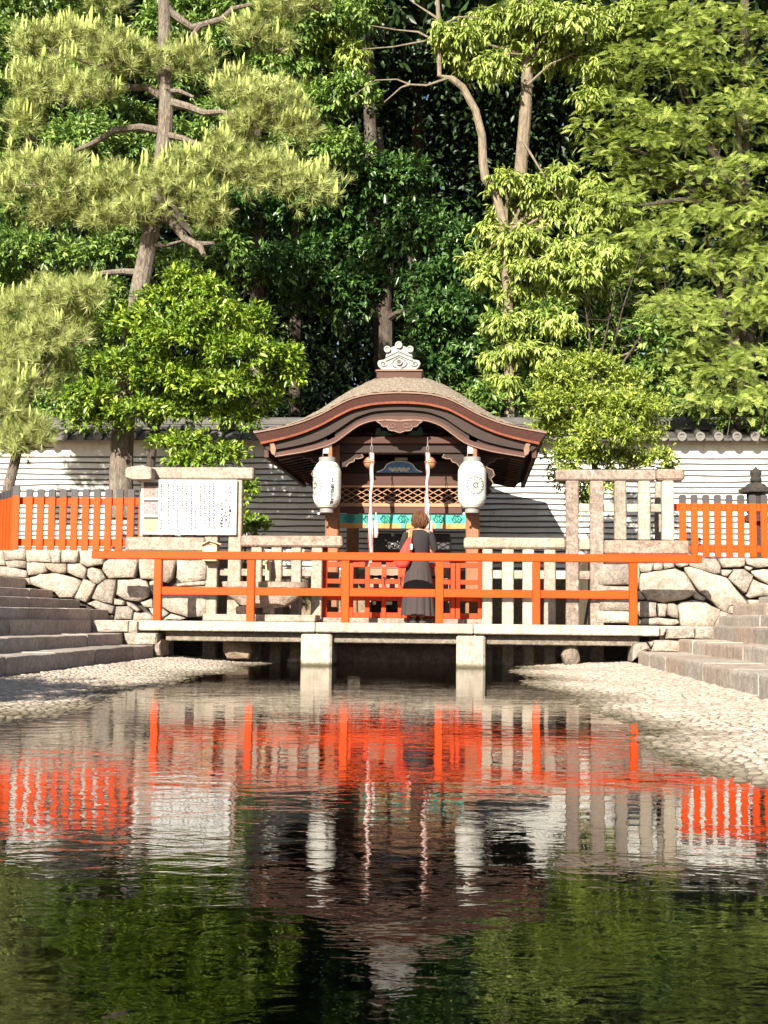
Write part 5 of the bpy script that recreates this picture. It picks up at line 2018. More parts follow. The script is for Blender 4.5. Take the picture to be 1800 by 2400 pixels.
YPN = 21.9
make_pine('tall leaning pine with needle pads above the left fence', YPN,
          [(283, 1215), (284, 1120), (286, 1040), (300, 850), (325, 690), (345, 590), (358, 520), (376, 400), (388, 300), (390, 230), (384, 150), (386, 60), (383, -40), (378, -260)],
          [.22, .205, .20, .185, .165, .155, .15, .14, .135, .128, .115, .11, .10, .05],
          [(90, 115, 70, 45, .3), (170, 105, 80, 50), (255, 140, 95, 55), (340, 150, 80, 40), (430, 145, 80, 40), (110, 200, 85, 50), (210, 215, 70, 35),
           (560, 215, 60, 45, -.3), (640, 240, 70, 50, -.4), (700, 300, 45, 45, -.4), (590, 290, 60, 35, -.3),
           (60, 430, 60, 65, .2), (130, 400, 80, 45), (190, 450, 75, 65), (120, 500, 60, 35), (280, 440, 60, 50, -.4), (320, 500, 60, 35, -.5), (390, 430, 60, 60, -.7),
           (470, 470, 55, 45, -.7), (520, 370, 50, 60, -.5), (590, 400, 60, 50, -.5), (660, 420, 60, 45, -.5), (740, 440, 60, 40, -.5), (450, 400, 60, 45, -.7), (240, 520, 50, 25),
           (590, 80, 50, 35, .3), (660, 20, 70, 35, .3), (250, 10, 50, 25, .3), (730, 5, 40, 25, .3), (650, 110, 40, 28, .4), (60, 290, 40, 60, .3), (500, 510, 40, 30, -.6)],
          [([(388, 232), (345, 205), (300, 205), (230, 215), (150, 195)], .085, .3), ([(386, 215), (420, 213), (455, 228)], .06, -.3), ([(392, 238), (440, 250), (480, 265), (520, 262), (590, 290)], .085, -.5),
           ([(380, 308), (330, 298), (270, 305), (220, 335), (175, 355), (110, 420)], .08, .3), ([(385, 315), (430, 325), (480, 345), (520, 380)], .07, -.5),
           ([(335, 640), (290, 636), (240, 640), (190, 665), (110, 700)], .07, .2), ([(366, 500), (400, 515), (435, 560), (470, 580), (478, 598)], .11, -.6),
           ([(440, 570), (470, 572), (500, 570)], .075, -.6), ([(352, 575), (390, 575), (425, 565)], .05, -.3), ([(440, 500), (480, 480), (520, 500), (560, 490)], .05, -.6), ([(500, 500), (515, 450), (520, 420)], .045, -.6),
           ([(380, 0), (400, 30), (450, 65), (520, 45), (545, 20), (590, 10)], .09, .3), ([(470, 60), (440, 100), (425, 120)], .06, .2)],
          3800, 620, 31)
make_pine('low pine at the left picture edge with a thin leaning trunk', 21.2,
          [(10, 1225), (20, 1140), (38, 1070), (60, 960), (70, 850), (80, 740)],
          [.10, .095, .085, .075, .06, .04],
          [(60, 740, 75, 55), (150, 700, 80, 45), (210, 690, 50, 35), (40, 830, 60, 60), (120, 800, 70, 55), (60, 900, 60, 40), (130, 870, 50, 45), (10, 960, 55, 50), (40, 1030, 55, 45), (85, 1020, 40, 40), (190, 760, 40, 40), (-70, 780, 60, 45), (-170, 850, 50, 45), (-100, 680, 50, 35)],
          [([(60, 960), (90, 890), (140, 820)], .04, -.2), ([(50, 1010), (20, 960), (0, 930)], .035, .1)],
          2000, 90, 37, .35)

# ---- bright broad-leaved tree in front of the pine
rg = np.random.default_rng(41)
YC = 21.2
t = thing('broadleaf_tree', 'bright green leafy tree in layers in front of the leaning pine', 'tree', (P(330, 1200, YC).x, YC, TERR_Z))
EC = [(430, 660, 45, 40), (480, 690, 60, 45), (380, 720, 70, 50), (500, 750, 90, 55), (330, 765, 85, 55), (600, 760, 50, 45), (430, 800, 110, 60), (560, 830, 90, 60), (650, 840, 60, 45),
      (300, 860, 100, 50), (400, 890, 110, 50), (540, 910, 100, 45), (690, 880, 35, 30), (230, 985, 85, 38), (310, 970, 90, 40), (620, 930, 60, 35), (450, 960, 110, 40), (560, 980, 60, 28), (420, 1040, 70, 30), (450, 1085, 60, 25, -.3), (530, 1065, 55, 25, -.3), (210, 930, 55, 45)]
C, R = clump_array(EC, YC, .45, .9, 2)
R = R * np.array([1, 1, .72])
V, F, T = crown_sprays(C, R, 3500, 7, .118, rg, .10, .8, 1.3, .42, .5, .3, .45)
tree_crown('crown', 'leaf_camellia', t, V, F, T)
m = limb_mesh(px_line([(345, 1215), (350, 1130), (360, 1020), (385, 900), (410, 800), (440, 700)], YC + .35), [.09, .085, .075, .06, .05, .02], C[::2], rg, 8)
m.build('trunk', 'dark_bark', t)
# low sprig beside the notice board
t = thing('shrub', 'small leafy sprig growing out behind the right edge of the notice board', 'shrub', (P(590, 1260, 20.2).x, 20.2, TERR_Z - .3))
C, R = clump_array([(585, 1150, 20, 22), (600, 1235, 40, 18), (575, 1215, 18, 15)], 20.2, .1, 1.0, 3)
V, F, T = crown_sprays(C, R, 110, 7, .10, rg, .0, .7, 1.2, .42, .4, .3, .3)
tree_crown('leaves', 'leaf_camellia', t, V, F, T)
limb_mesh([Vector((P(575, 1260, 20.2).x, 20.25, .3)), P(575, 1240, 20.2), P(572, 1190, 20.2)], [.02, .015, .01], C, rg, 6, .03, .008).build('stem', 'dark_bark', t)

# ---- yellow-green shrub behind the right stone frame
YSH = 20.9
t = thing('broadleaf_tree', 'yellow-green dense small tree behind the right stone frame', 'tree', (P(1400, 1200, YSH).x, YSH, TERR_Z))
ES = [(1390, 860, 60, 35), (1320, 900, 60, 40), (1460, 895, 55, 35), (1280, 950, 45, 40), (1370, 950, 90, 50), (1470, 960, 75, 45), (1320, 1010, 75, 45), (1420, 1020, 90, 45), (1500, 1020, 55, 40), (1350, 1070, 75, 35),
      (1450, 1080, 80, 30), (1540, 1075, 50, 22), (1330, 1120, 45, 30), (1400, 1140, 50, 35), (1560, 1110, 25, 16), (1300, 880, 40, 30), (1540, 960, 30, 28), (1360, 1180, 40, 25, .5), (1270, 1010, 22, 22)]
C, R = clump_array(ES, YSH, .4, .95, 4)
R = R * np.array([1, 1, .8])
V, F, T = crown_sprays(C, R, 4200, 7, .078, rg, .05, .85, 1.6, .42, .45, .3, .4)
tree_crown('crown', 'leaf_shrub', t, V, F, T)
m = limb_mesh(px_line([(1395, 1215), (1395, 1130), (1390, 1030), (1390, 930)], YSH + .25), [.06, .055, .045, .02], C[::2], rg, 7)
m.build('trunk', 'smooth_bark', t)

# ---- feathery conifer on the right
def frond_template():
    tris = []

    def dia(b, d, s, ln, w):
        tip = (b[0] + d[0] * ln, b[1] + d[1] * ln, b[2] - .12 * ln)
        m0 = (b[0] + d[0] * ln * .45, b[1] + d[1] * ln * .45, b[2])
        l_ = (m0[0] - d[1] * w / 2, m0[1] + d[0] * w / 2, m0[2])
        r_ = (m0[0] + d[1] * w / 2, m0[1] - d[0] * w / 2, m0[2])
        tris.extend([(b, l_, tip), (b, tip, r_)])
    dia((0, 0, 0), (1, 0), 0, 1.0, .05)
    for i in range(6):
        f = .1 + .15 * i
        for s in (-1, 1):
            an = s * (1.0 - .25 * f)
            d = (math.cos(an), math.sin(an))
            ln = .46 * (1 - .72 * f)
            b = (f, 0, -.15 * f * f)
            dia(b, d, 0, ln, .042)
            for j in range(2):
                g_ = .3 + .35 * j
                bb = (b[0] + d[0] * ln * g_, b[1] + d[1] * ln * g_, b[2] - .03 * g_)
                for s2 in (-1, 1):
                    a2 = an + s2 * .75
                    dia(bb, (math.cos(a2), math.sin(a2)), 0, ln * .36 * (1.1 - .5 * g_), .03)
    return np.array(tris).reshape(-1, 3)


FR = frond_template()


def conifer_crown(C, R, n, size, rg):
    pos, out = shell_points(C, R, n, rg, .5, .45, .45)
    x = unit(out * np.array([1, 1, .2]) * .8 + rg.normal(size=out.shape) * .35 + np.array([-.25, -.2, -.28]))
    up = unit(np.array([0, -.5, 1.0]) + rg.normal(size=out.shape) * .3 + out * .2)
    y = unit(np.cross(up, x))
    z_ = np.cross(x, y)
    s = size * rg.uniform(.6, 1.25, n)
    V = pos[:, None, :] + s[:, None, None] * (FR[None, :, 0:1] * x[:, None, :] + FR[None, :, 1:2] * y[:, None, :] + FR[None, :, 2:3] * z_[:, None, :])
    k = len(FR)
    T = np.clip(np.repeat(rg.random(n) ** 1.3 * .85, k) + np.tile(FR[:, 0] * .25, n), 0, 1)
    V = V.reshape(-1, 3)
    return V, np.arange(len(V)).reshape(-1, 3), T


rg = np.random.default_rng(51)
YK = 26.3
t = thing('conifer_tree', 'tall feathery light green conifer filling the right side', 'conifer', (P(1720, 1200, YK).x, YK, TERR_Z))
EK = []
for (x, y, rx, ry) in ((1560, 40, 110, 45), (1680, 60, 110, 50), (1780, 90, 90, 60), (1480, 150, 90, 50), (1580, 170, 100, 45), (1700, 190, 110, 50), (1440, 260, 80, 45), (1540, 290, 100, 45), (1660, 310, 110, 45), (1780, 290, 90, 50),
                       (1430, 380, 60, 40), (1520, 400, 90, 40), (1640, 420, 100, 45), (1760, 400, 90, 45), (1440, 480, 70, 45), (1540, 510, 90, 40), (1650, 530, 100, 50), (1770, 520, 90, 50), (1470, 590, 80, 35), (1580, 620, 100, 40),
                       (1700, 640, 100, 50), (1790, 620, 60, 50), (1600, 710, 90, 35), (1720, 740, 100, 45), (1590, 820, 55, 35), (1660, 830, 90, 40), (1770, 850, 80, 45), (1640, 910, 60, 35), (1730, 930, 90, 35), (1560, 850, 40, 40), (1800, 740, 60, 50), (1400, 560, 40, 30), (1370, 300, 40, 25), (1450, 200, 70, 40), (1420, 330, 60, 40), (1500, 340, 80, 40), (1480, 440, 80, 40), (1520, 560, 80, 40), (1500, 660, 70, 40), (1560, 730, 60, 40), (1620, 770, 80, 40), (1690, 880, 90, 40), (1600, 900, 60, 40), (1580, 950, 40, 30), (1700, 480, 100, 45), (1600, 350, 90, 40), (1720, 250, 90, 45), (1620, 110, 90, 45), (1520, 80, 80, 45), (1740, 590, 80, 45), (1780, 700, 70, 45)):
    EK.append((x, y, rx, ry, rgT.uniform(-.7, .7)))
EK += [(1640, 945, 60, 28, -1.75), (1740, 950, 70, 30, -1.8), (1800, 930, 50, 40, -1.8)]
C, R = clump_array(EK, YK, .5, 1.0, 6)
R = R * np.array([1, 1, .82])
V, F, T = conifer_crown(C, R, 9000, .245, rg)
tree_crown('crown', 'leaf_conifer', t, V, F, T)
tp = px_line([(1730, 1210), (1735, 900), (1740, 500), (1745, 100), (1748, -300)], YK + .7)
m = limb_mesh(tp, [.22, .19, .15, .10, .04], C[::2], rg, 10, .12, .015)
m.build('trunk', 'dark_bark', t)

# ---- tall tree with drooping pale leaves
rg = np.random.default_rng(61)
YN = 25.9
t = thing('broadleaf_tree', 'tall tree with drooping pale leaf bunches and a bare straight trunk right of centre', 'tree', (P(1205, 1000, YN).x, YN, TERR_Z))
EN = [(1060, 120, 45, 35), (1100, 160, 50, 30), (1150, 60, 80, 40), (1160, 160, 60, 35), (1250, 30, 90, 40), (1230, 110, 60, 40), (1340, 60, 90, 45), (1320, 140, 80, 40), (1430, 80, 70, 50), (1400, 165, 50, 30), (1480, 30, 60, 40),
      (1040, 80, 35, 30), (1180, 425, 45, 30), (1240, 440, 55, 35), (1310, 420, 50, 40), (1380, 450, 45, 40), (1190, 500, 55, 35), (1280, 500, 80, 40), (1370, 520, 55, 35), (1150, 545, 50, 25), (1220, 560, 80, 35), (1330, 590, 60, 35),
      (1180, 620, 60, 30), (1260, 630, 80, 30), (1360, 640, 60, 35), (1210, 690, 60, 25), (1310, 690, 70, 25), (1120, 610, 40, 20), (1400, 680, 40, 25), (790, 60, 45, 50, 1.0), (830, 130, 40, 40, 1.0), (1130, 655, 35, 22), (1250, 750, 60, 30), (1180, 760, 50, 28), (1310, 760, 55, 28), (1220, 820, 50, 30), (1160, 840, 40, 28), (1290, 830, 45, 28), (1180, 900, 40, 26), (1420, 600, 45, 30), (1440, 500, 40, 30), (1380, 230, 45, 30), (1100, 90, 50, 35), (1290, 90, 70, 40)]
C, R = clump_array(EN, YN, .5, .9, 7)
V, F, T = crown_sprays(C, R, 4200, 8, .175, rg, .75, .75, .5, .26, .3, .35, .3)
tree_crown('crown', 'leaf_new', t, V, F, T)
trunk = px_line([(1195, 1100), (1200, 800), (1212, 500), (1222, 380), (1230, 280), (1236, 165), (1240, 60), (1245, -200)], YN + .3)
m = MB()
m.tube(trunk, [.16, .15, .14, .135, .13, .12, .11, .06], 12)
m.build('trunk', 'smooth_bark', t)
m = MB()
m.tube(px_line([(1195, 1120), (1194, 900), (1190, 700), (1180, 520), (1160, 450), (1138, 420), (1132, 380), (1130, 320), (1115, 260), (1085, 205), (1060, 185), (1030, 178), (1028, 100), (1026, 0), (1020, -100)], YN - .1),
       [.11, .10, .10, .10, .095, .095, .09, .085, .08, .075, .07, .05, .045, .04, .03], 10)
for pts in ([(1050, 183), (1000, 200), (960, 198), (930, 186), (880, 188), (820, 230)], [(1028, 100), (980, 75), (930, 70), (870, 60)], [(1028, 45), (990, 20), (960, 0)], [(1030, 120), (1000, 95), (920, 110), (850, 115)], [(1035, 60), (1075, 40), (1130, 42)], [(1029, 85), (1060, 60), (1080, 110), (1110, 130)],
            [(960, 198), (940, 205), (900, 240)], [(1236, 200), (1290, 150), (1360, 120)], [(1225, 330), (1280, 420), (1310, 470)], [(1290, 560), (1310, 640), (1320, 690)]):
    m.tube(px_line(pts, YN - .15), [.032 * (1 - .7 * i / (len(pts) - 1)) for i in range(len(pts))], 5, False)
for c in C[12:28]:
    m.tube([P(1185, 560, YN - .1), Vector(c).lerp(P(1200, 560, YN), .4) + Vector((0, 0, .1)), Vector(c)], [.04, .025, .008], 5, False)
for c in C[:11]:
    m.tube([P(1238, 130, YN + .2), Vector(c).lerp(P(1240, 100, YN), .4) + Vector((0, 0, .1)), Vector(c)], [.04, .025, .008], 5, False)
m.build('limbs', 'smooth_bark', t)

# ---- broad-leaved trees behind the wall
def wood_tree(label, ells, Y, n, leaf, mat, trunk_px, rads, seed, per=7, droop=.15, bark='dark_bark', dy=.6, aspect=.4, front=.35):
    rg_ = np.random.default_rng(seed)
    tp_ = px_line(trunk_px, Y + .5)
    t_ = thing('broadleaf_tree', label, 'tree', (tp_[0].x, Y, TERR_Z), 'broad-leaved trees behind the wall')
    C_, R_ = clump_array(ells, Y, dy, .9, seed)
    V_, F_, T_ = crown_sprays(C_, R_, n, per, leaf, rg_, droop, .75, 1.0, aspect, .3, front, .3)
    tree_crown('crown', mat, t_, V_, F_, T_)
    m_ = limb_mesh(tp_, rads, C_[::3], rg_, 9, .2, .018)
    m_.build('trunk', bark, t_)
    return t_


rgE = np.random.default_rng(71)
el = [(x + rgE.uniform(-25, 25), y + rgE.uniform(-25, 25), rgE.uniform(60, 95), rgE.uniform(40, 60)) for x in range(-30, 330, 90) for y in range(0, 1000, 85)]
wood_tree('glossy mid-green tree filling the far left behind the pines', el, 26.6, 6400, .15, 'leaf_mid', [(120, 1100), (110, 800), (90, 400), (80, 0), (75, -250)], [.2, .18, .14, .1, .05], 72)
el = [(x + rgE.uniform(-25, 25), y + rgE.uniform(-25, 25), rgE.uniform(55, 85), rgE.uniform(40, 60)) for x, y in ((420, 30), (500, 100), (430, 200), (330, 280), (420, 330), (520, 300), (640, 30), (700, 90), (620, 160), (760, 150), (800, 40), (820, 230), (760, 260), (680, 330), (800, 340), (340, 380), (500, 560), (420, 600), (560, 620), (300, 560), (850, 20), (230, 330), (350, 60), (560, 30), (700, 180))]
wood_tree('mid-green tree with hanging leaves behind the crown of the leaning pine', el, 27.2, 4200, .16, 'leaf_mid', [(600, 1100), (605, 700), (600, 300), (600, -200)], [.2, .17, .13, .05], 73, 7, .4)
el = [(x + rgE.uniform(-20, 20), y + rgE.uniform(-20, 20), rgE.uniform(60, 90), rgE.uniform(40, 58)) for x, y in ((600, 540), (690, 500), (780, 480), (870, 470), (950, 500), (1010, 560), (640, 610), (740, 590), (840, 570), (930, 590), (1050, 640), (700, 680), (790, 660), (880, 660), (980, 670), (1080, 720), (1120, 800), (820, 730), (1000, 740), (560, 470), (960, 430), (860, 410), (1070, 570), (1050, 860), (1130, 880), (1000, 820))]
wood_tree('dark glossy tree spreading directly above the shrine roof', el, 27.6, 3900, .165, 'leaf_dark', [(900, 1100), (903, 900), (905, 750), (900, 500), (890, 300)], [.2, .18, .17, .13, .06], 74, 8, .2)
el = [(x + rgE.uniform(-20, 20), y + rgE.uniform(-20, 20), rgE.uniform(45, 70), rgE.uniform(35, 50)) for x, y in ((1200, 770), (1260, 740), (1330, 760), (1400, 740), (1180, 850), (1250, 830), (1420, 810), (1480, 760), (1500, 850), (1150, 940), (1220, 920), (1340, 820), (1560, 790), (1530, 900), (1440, 670), (1300, 700), (1480, 640))]
wood_tree('dark glossy bushy tree with bare twigs between the shrine roof and the conifer', el, 26.4, 2000, .16, 'leaf_mid', [(1340, 1080), (1345, 900), (1370, 760), (1390, 650)], [.09, .08, .06, .03], 75, 7, .1, 'smooth_bark')
tw = thing('bare_tree', 'tangle of bare twigs below the drooping pale leaves', 'tree', (P(1420, 1080, 26).x, 26, TERR_Z))
m = MB()
rg = np.random.default_rng(76)
for pts in ([(1400, 1050), (1405, 850), (1430, 740), (1450, 640)], [(1420, 1050), (1425, 860), (1460, 720), (1500, 600)], [(1440, 1000), (1460, 850), (1520, 760), (1560, 680)], [(1390, 1000), (1385, 820), (1370, 700), (1330, 640)]):
    ps = px_line(pts, 25.8)
    m.tube(ps, [.03, .022, .014, .006], 6, False)
    twigs(m, [ps[-1], ps[-2], ps[-1].lerp(ps[-2], .5), ps[-2].lerp(ps[-3], .4)], rg, 5, .7, .006)
m.build('branches', 'dark_bark', tw)

t = thing('hanging_vine', 'leafy vine hanging over the tiled wall top at the right edge', 'vine', (P(1700, 975, 24.75).x, 24.75, P(1700, 1000, 24.75).z))
C, R = clump_array([(1590, 955, 45, 18), (1660, 960, 60, 20), (1740, 955, 60, 24), (1800, 965, 50, 26), (1700, 985, 30, 14), (1780, 1000, 20, 16), (1620, 930, 40, 20)], 24.75, .12, .8, 8)
V, F, T = crown_sprays(C, R, 420, 7, .10, rgE, .3, .8, 1.2, .45)
tree_crown('leaves', 'leaf_mid', t, V, F, T)
m = MB()
for pts in ([(1700, 940), (1712, 975), (1705, 1020)], [(1778, 930), (1790, 985), (1775, 1040)], [(1580, 945), (1680, 950), (1800, 940)], [(1755, 925), (1750, 960), (1735, 985)]):
    m.tube(px_line(pts, 24.58), [.010, .008, .004], 5, False)
m.build('stem', 'smooth_bark', t)

# dark trunks that can be told apart inside the wood
for i, (x0, x1, Y, r_, lab) in enumerate(((868, 905, 31, .2, 'dark straight trunk in the shade right above the shrine ridge'), (700, 690, 33, .16, 'dark thin trunk in the shade left of the shrine roof'),
                                        (980, 960, 35, .2, 'dark trunk deep in the wood right of the shrine ridge'))):
    t = thing('forest_tree', lab, 'tree', (P(x1, 1000, Y).x, Y, TERR_Z), 'trunks inside the dark wood')
    m = MB()
    ps = px_line([(x1, 1100), ((x0 * .4 + x1 * .6), 700), (x0, 300), (x0 - 8, -150), (x0 - 8, -500)], Y)
    m.tube(ps, [r_ * 1.1, r_, r_ * .85, r_ * .6, r_ * .3], 9)
    m.build('trunk', 'dark_bark', t)
    C, R = clump_array([(x0 - 60, -260, 120, 70), (x0 + 70, -330, 120, 70), (x0, -420, 110, 60)], Y, .4, 1.0, 90 + i)
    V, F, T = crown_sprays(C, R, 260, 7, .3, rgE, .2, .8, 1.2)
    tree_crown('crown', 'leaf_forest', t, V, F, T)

# tree outside the left edge, whose shade lies on the near left bank
rg = np.random.default_rng(79)
t = thing('broadleaf_tree', 'leafy tree left of the picture edge that shades the near left cobbled bank', 'tree', (-5.6, 3.4, LZ[-1]))
C = np.array([(-5.0, 3.0, 3.3), (-4.5, 3.6, 3.8), (-5.6, 3.2, 4.0), (-5.2, 2.2, 3.6), (-4.9, 3.9, 3.2)])
R = np.array([(.9, .9, .6)] * 5)
V, F, T = crown_sprays(C, R, 1100, 7, .13, rg, .1, .8, 1.2)
tree_crown('crown', 'leaf_mid', t, V, F, T)
limb_mesh([Vector((-5.6, 3.4, LZ[-1])), Vector((-5.55, 3.35, 2.2)), Vector((-5.3, 3.2, 3.2)), Vector((-5.1, 3.1, 3.9))], [.12, .11, .08, .03], C, rg, 9).build('trunk', 'dark_bark', t)

# the dark wood behind: one mass of leaves
rg = np.random.default_rng(81)


def leaf_volume(n, x0, x1, y0, y1, z0, z1, leaf):
    pos = np.stack([rg.uniform(x0, x1, n), rg.uniform(y0, y1, n), rg.uniform(z0, z1, n)], 1)
    d = unit(rg.normal(size=(n, 3)) + np.array([0, 0, -.3]))
    nr = unit(rg.normal(size=(n, 3)) * .6 + np.array([0, -.4, .8]))
    ln = leaf * rg.uniform(.6, 1.3, n)
    V, F = leaf_quads(pos, d, nr, ln, ln * .5)
    return V, F, np.repeat(rg.random(n), 4)


VV, FF, TT, off = [], [], [], 0
for a in ((52000, -14, 14, 29.5, 38, 2.0, 15, .18), (40000, -16, 17, 38, 47, 1.6, 22, .55), (26000, -20, 21, 47, 54, 1.6, 28, .95), (42000, -15, 16, 27.8, 40, 14.6, 23, .42), (6000, -12, 13, 26.5, 30, 1.4, 4.6, .2)):
    V, F, T = leaf_volume(*a)
    VV.append(V)
    FF.append(F + off)
    TT.append(T)
    off += len(V)
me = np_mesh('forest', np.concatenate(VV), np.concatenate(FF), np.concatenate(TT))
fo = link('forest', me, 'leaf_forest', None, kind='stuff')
fo['label'] = 'dark wood of evergreen trees behind the plaster wall'

# grass and weeds at the foot of the steps
MT['grass'] = mat_leaf('weed_blade', (.10, .16, .02), (.22, .30, .04), (.36, .42, .08), .6, .2)
pts = []
for (px0, py0, px1, py1, n) in ((385, 1530, 475, 1540, 60), (1490, 1548, 1520, 1556, 40), (1555, 1562, 1590, 1574, 40), (1690, 1600, 1760, 1616, 30), (1385, 1548, 1430, 1552, 50), (120, 1563, 300, 1548, 40)):
    for _ in range(n):
        f = rg.random()
        q = PZ(px0 + (px1 - px0) * f + rg.normal() * 3, py0 + (py1 - py0) * f + rg.normal() * 1.5, .06)
        pts.append((q.x, q.y, .03))
pts = np.array(pts)
B = np.repeat(pts, 4, 0) + rg.normal(size=(len(pts) * 4, 3)) * np.array([.02, .02, 0])
D = rg.normal(size=B.shape) * .5 + np.array([0, 0, 1.0])
V, F = leaf_quads(B, D, unit(rg.normal(size=B.shape)), rg.uniform(.025, .08, len(B)), np.full(len(B), .008))
gr = link('weeds', np_mesh('weeds', V, F, np.repeat(rg.random(len(B)), 4)), 'grass', None, kind='stuff')
gr['label'] = 'small weeds along the foot of the stone steps'

# ------------------------------------------------------------------ person praying at the gate
YH = 18.52
hx = P(979, 1440, YH).x
hz = DECK_Z
per_ = thing('person', 'person in dark top and long pleated skirt praying at the gate, seen from behind', 'person', (hx, YH, hz))
MT['skin'] = mat_flat('skin', (.48, .27, .18), .5, .35)
MT['hair'] = mat_wood('brown_hair', (.045, .018, .008), (.17, .072, .03), 'Z', .5, 3.0, .5)
MT['top_cloth'] = mat_paint('charcoal_knit', (.028, .023, .024), .85, .10, None, 9, .2)
MT['skirt_cloth'] = mat_paint('grey_brown_skirt', (.050, .039, .039), .85, .08, None, 9, .2)
MT['bag_cloth'] = mat_paint('coral_bag_cloth', (.50, .050, .036), .7, .12, None, 9, .25)
MT['strap'] = mat_flat('tan_strap', (.62, .30, .10), .6)
MT['shoe'] = mat_flat('dark_shoe', (.03, .026, .028), .5)


def W(x, y, z_):
    return Vector((hx + x, YH + y, hz + z_))


def ell(m, c, r, n=14, k=9):
    prof = [(max(.001, math.cos(-math.pi / 2 + math.pi * i / k)), math.sin(-math.pi / 2 + math.pi * i / k)) for i in range(k + 1)]
    vs, fs = [], []
    for (a, b) in prof:
        for q in range(n):
            an = 2 * math.pi * q / n
            vs.append((c[0] + r[0] * a * math.cos(an), c[1] + r[1] * a * math.sin(an), c[2] + r[2] * b))
    for i in range(k):
        for q in range(n):
            fs.append((i * n + q, i * n + (q + 1) % n, (i + 1) * n + (q + 1) % n, (i + 1) * n + q))
    fs += [tuple(reversed(range(n))), tuple(k * n + q for q in range(n))]
    m.add(vs, fs)


m = MB()
ell(m, W(.02, .03, 1.475), (.075, .09, .112))
ell(m, W(.02, .075, 1.43), (.055, .06, .06))                 # jaw
ell(m, W(.02, .125, 1.465), (.013, .02, .022), 8, 6)          # nose
ell(m, W(.02, .112, 1.425), (.022, .012, .008), 8, 6)         # mouth
for s in (-1, 1):
    ell(m, W(.02 + s * .078, .03, 1.47), (.012, .02, .032), 8, 6)     # ears
    ell(m, W(.02 + s * .03, .105, 1.492), (.012, .008, .008), 8, 6)   # eyes
m.tube([W(0, .0, 1.28), W(.008, .01, 1.35), W(.015, .02, 1.42)], [.062, .052, .05], 12)
m.tube([W(-.17, 0, 1.295), W(0, -.005, 1.325), W(.17, 0, 1.295)], [.045, .05, .045], 10)
m.tube([W(0, 0, 1.30), W(0, 0, 1.1), W(0, 0, .9), W(0, 0, .8)], [.085, .085, .085, .09], 14)
for s in (-1, 1):
    m.tube([W(s * .175, 0, 1.29), W(s * .205, .02, 1.15), W(s * .215, .03, 1.04)], [.048, .043, .036], 10)
    m.tube([W(s * .215, .03, 1.04), W(s * .13, .15, 1.10), W(s * .03, .235, 1.185)], [.036, .033, .024], 10)
    ell(m, W(s * .017, .255, 1.235), (.014, .036, .046), 10, 8)
    for j, (dy, ln) in enumerate(((-.024, .062), (-.008, .074), (.009, .070), (.025, .054))):
        b = W(s * .014, .255 + dy, 1.272)
        m.tube([b, b + Vector((-s * .002, dy * .1, ln * .5)), b + Vector((-s * .006, dy * .16, ln))], [.0088, .0082, .0065], 7)
    m.tube([W(s * .018, .225, 1.215), W(s * .022, .205, 1.245), W(s * .014, .20, 1.27)], [.011, .0095, .0075], 7)
    m.tube([W(s * .085, 0, .85), W(s * .08, .01, .48), W(s * .072, -.01, .25), W(s * .06, -.02, .07)], [.085, .058, .05, .034], 10)
    ell(m, W(s * .062, .04, .045), (.042, .11, .042), 10, 8)
body = m.build('body', 'skin', per_, smooth=True)
md = body.modifiers.new('blend', 'REMESH')
md.mode = 'VOXEL'
md.voxel_size = .0075
md.use_smooth_shade = True

# hair: ruffled cap with locks
m = MB()
rgh = np.random.default_rng(5)
rows_ = []
for i in range(15):
    a = -1.02 + (math.pi / 2 + 1.02) * i / 14
    row = []
    for q in range(41):
        an = 2 * math.pi * q / 40
        fr_ = math.sin(an)
        ca = math.cos(a)
        bumpv = (.72 + .28 * min(1, max(0, (a + 1.02) / .8))) * (1 + .05 * math.sin(5 * an + 2 * a) + .03 * math.sin(11 * an - 3 * a)) + .03 * rgh.normal() * (q < 40)
        rr = ca * bumpv
        zz_ = .133 * math.sin(a)
        if fr_ > .35 and a < .25:       # face side stays open
            rr *= .72
        row.append(tuple(W(.02 + .104 * rr * math.cos(an), .018 + .112 * rr * fr_, 1.485 + zz_ + .006 * rgh.normal())))
    row[-1] = row[0]
    rows_.append(row)
m.grid(rows_)
for _ in range(330):
    an = rgh.uniform(math.pi * .92, math.pi * 2.08)
    a = rgh.uniform(-.5, 1.35)
    p0 = W(.02 + .114 * math.cos(a) * math.cos(an), .018 + .114 * math.cos(a) * math.sin(an), 1.485 + .133 * math.sin(a))
    an2, a2 = an + rgh.normal() * .12, a - rgh.uniform(.4, .8)
    r2 = .120 + rgh.normal() * .007
    p1 = W(.02 + r2 * math.cos((a + a2) / 2) * math.cos((an + an2) / 2), .018 + r2 * math.cos((a + a2) / 2) * math.sin((an + an2) / 2), 1.485 + .136 * math.sin((a + a2) / 2))
    p2 = W(.02 + r2 * .98 * math.cos(a2) * math.cos(an2), .018 + r2 * .98 * math.cos(a2) * math.sin(an2), 1.485 + .135 * math.sin(a2))
    m.tube([p0, p1, p2], [.003, .007, .0015], 5, False)
m.build('hair', 'hair', per_, smooth=True)


def loft(rings, name, mat, n=48, pleat=None, thick=True):
    rows = []
    for (z_, rx, ry, cx_, cy_) in rings:
        row = []
        for q in range(n):
            an = 2 * math.pi * q / n
            k_ = 1.0
            if pleat:
                k_ = 1 + pleat(an, z_)
            row.append(tuple(W(cx_ + rx * k_ * math.cos(an), cy_ + ry * k_ * math.sin(an), z_)))
        row.append(row[0])
        rows.append(row)
    m_ = MB()
    m_.grid(rows)
    return m_, rows


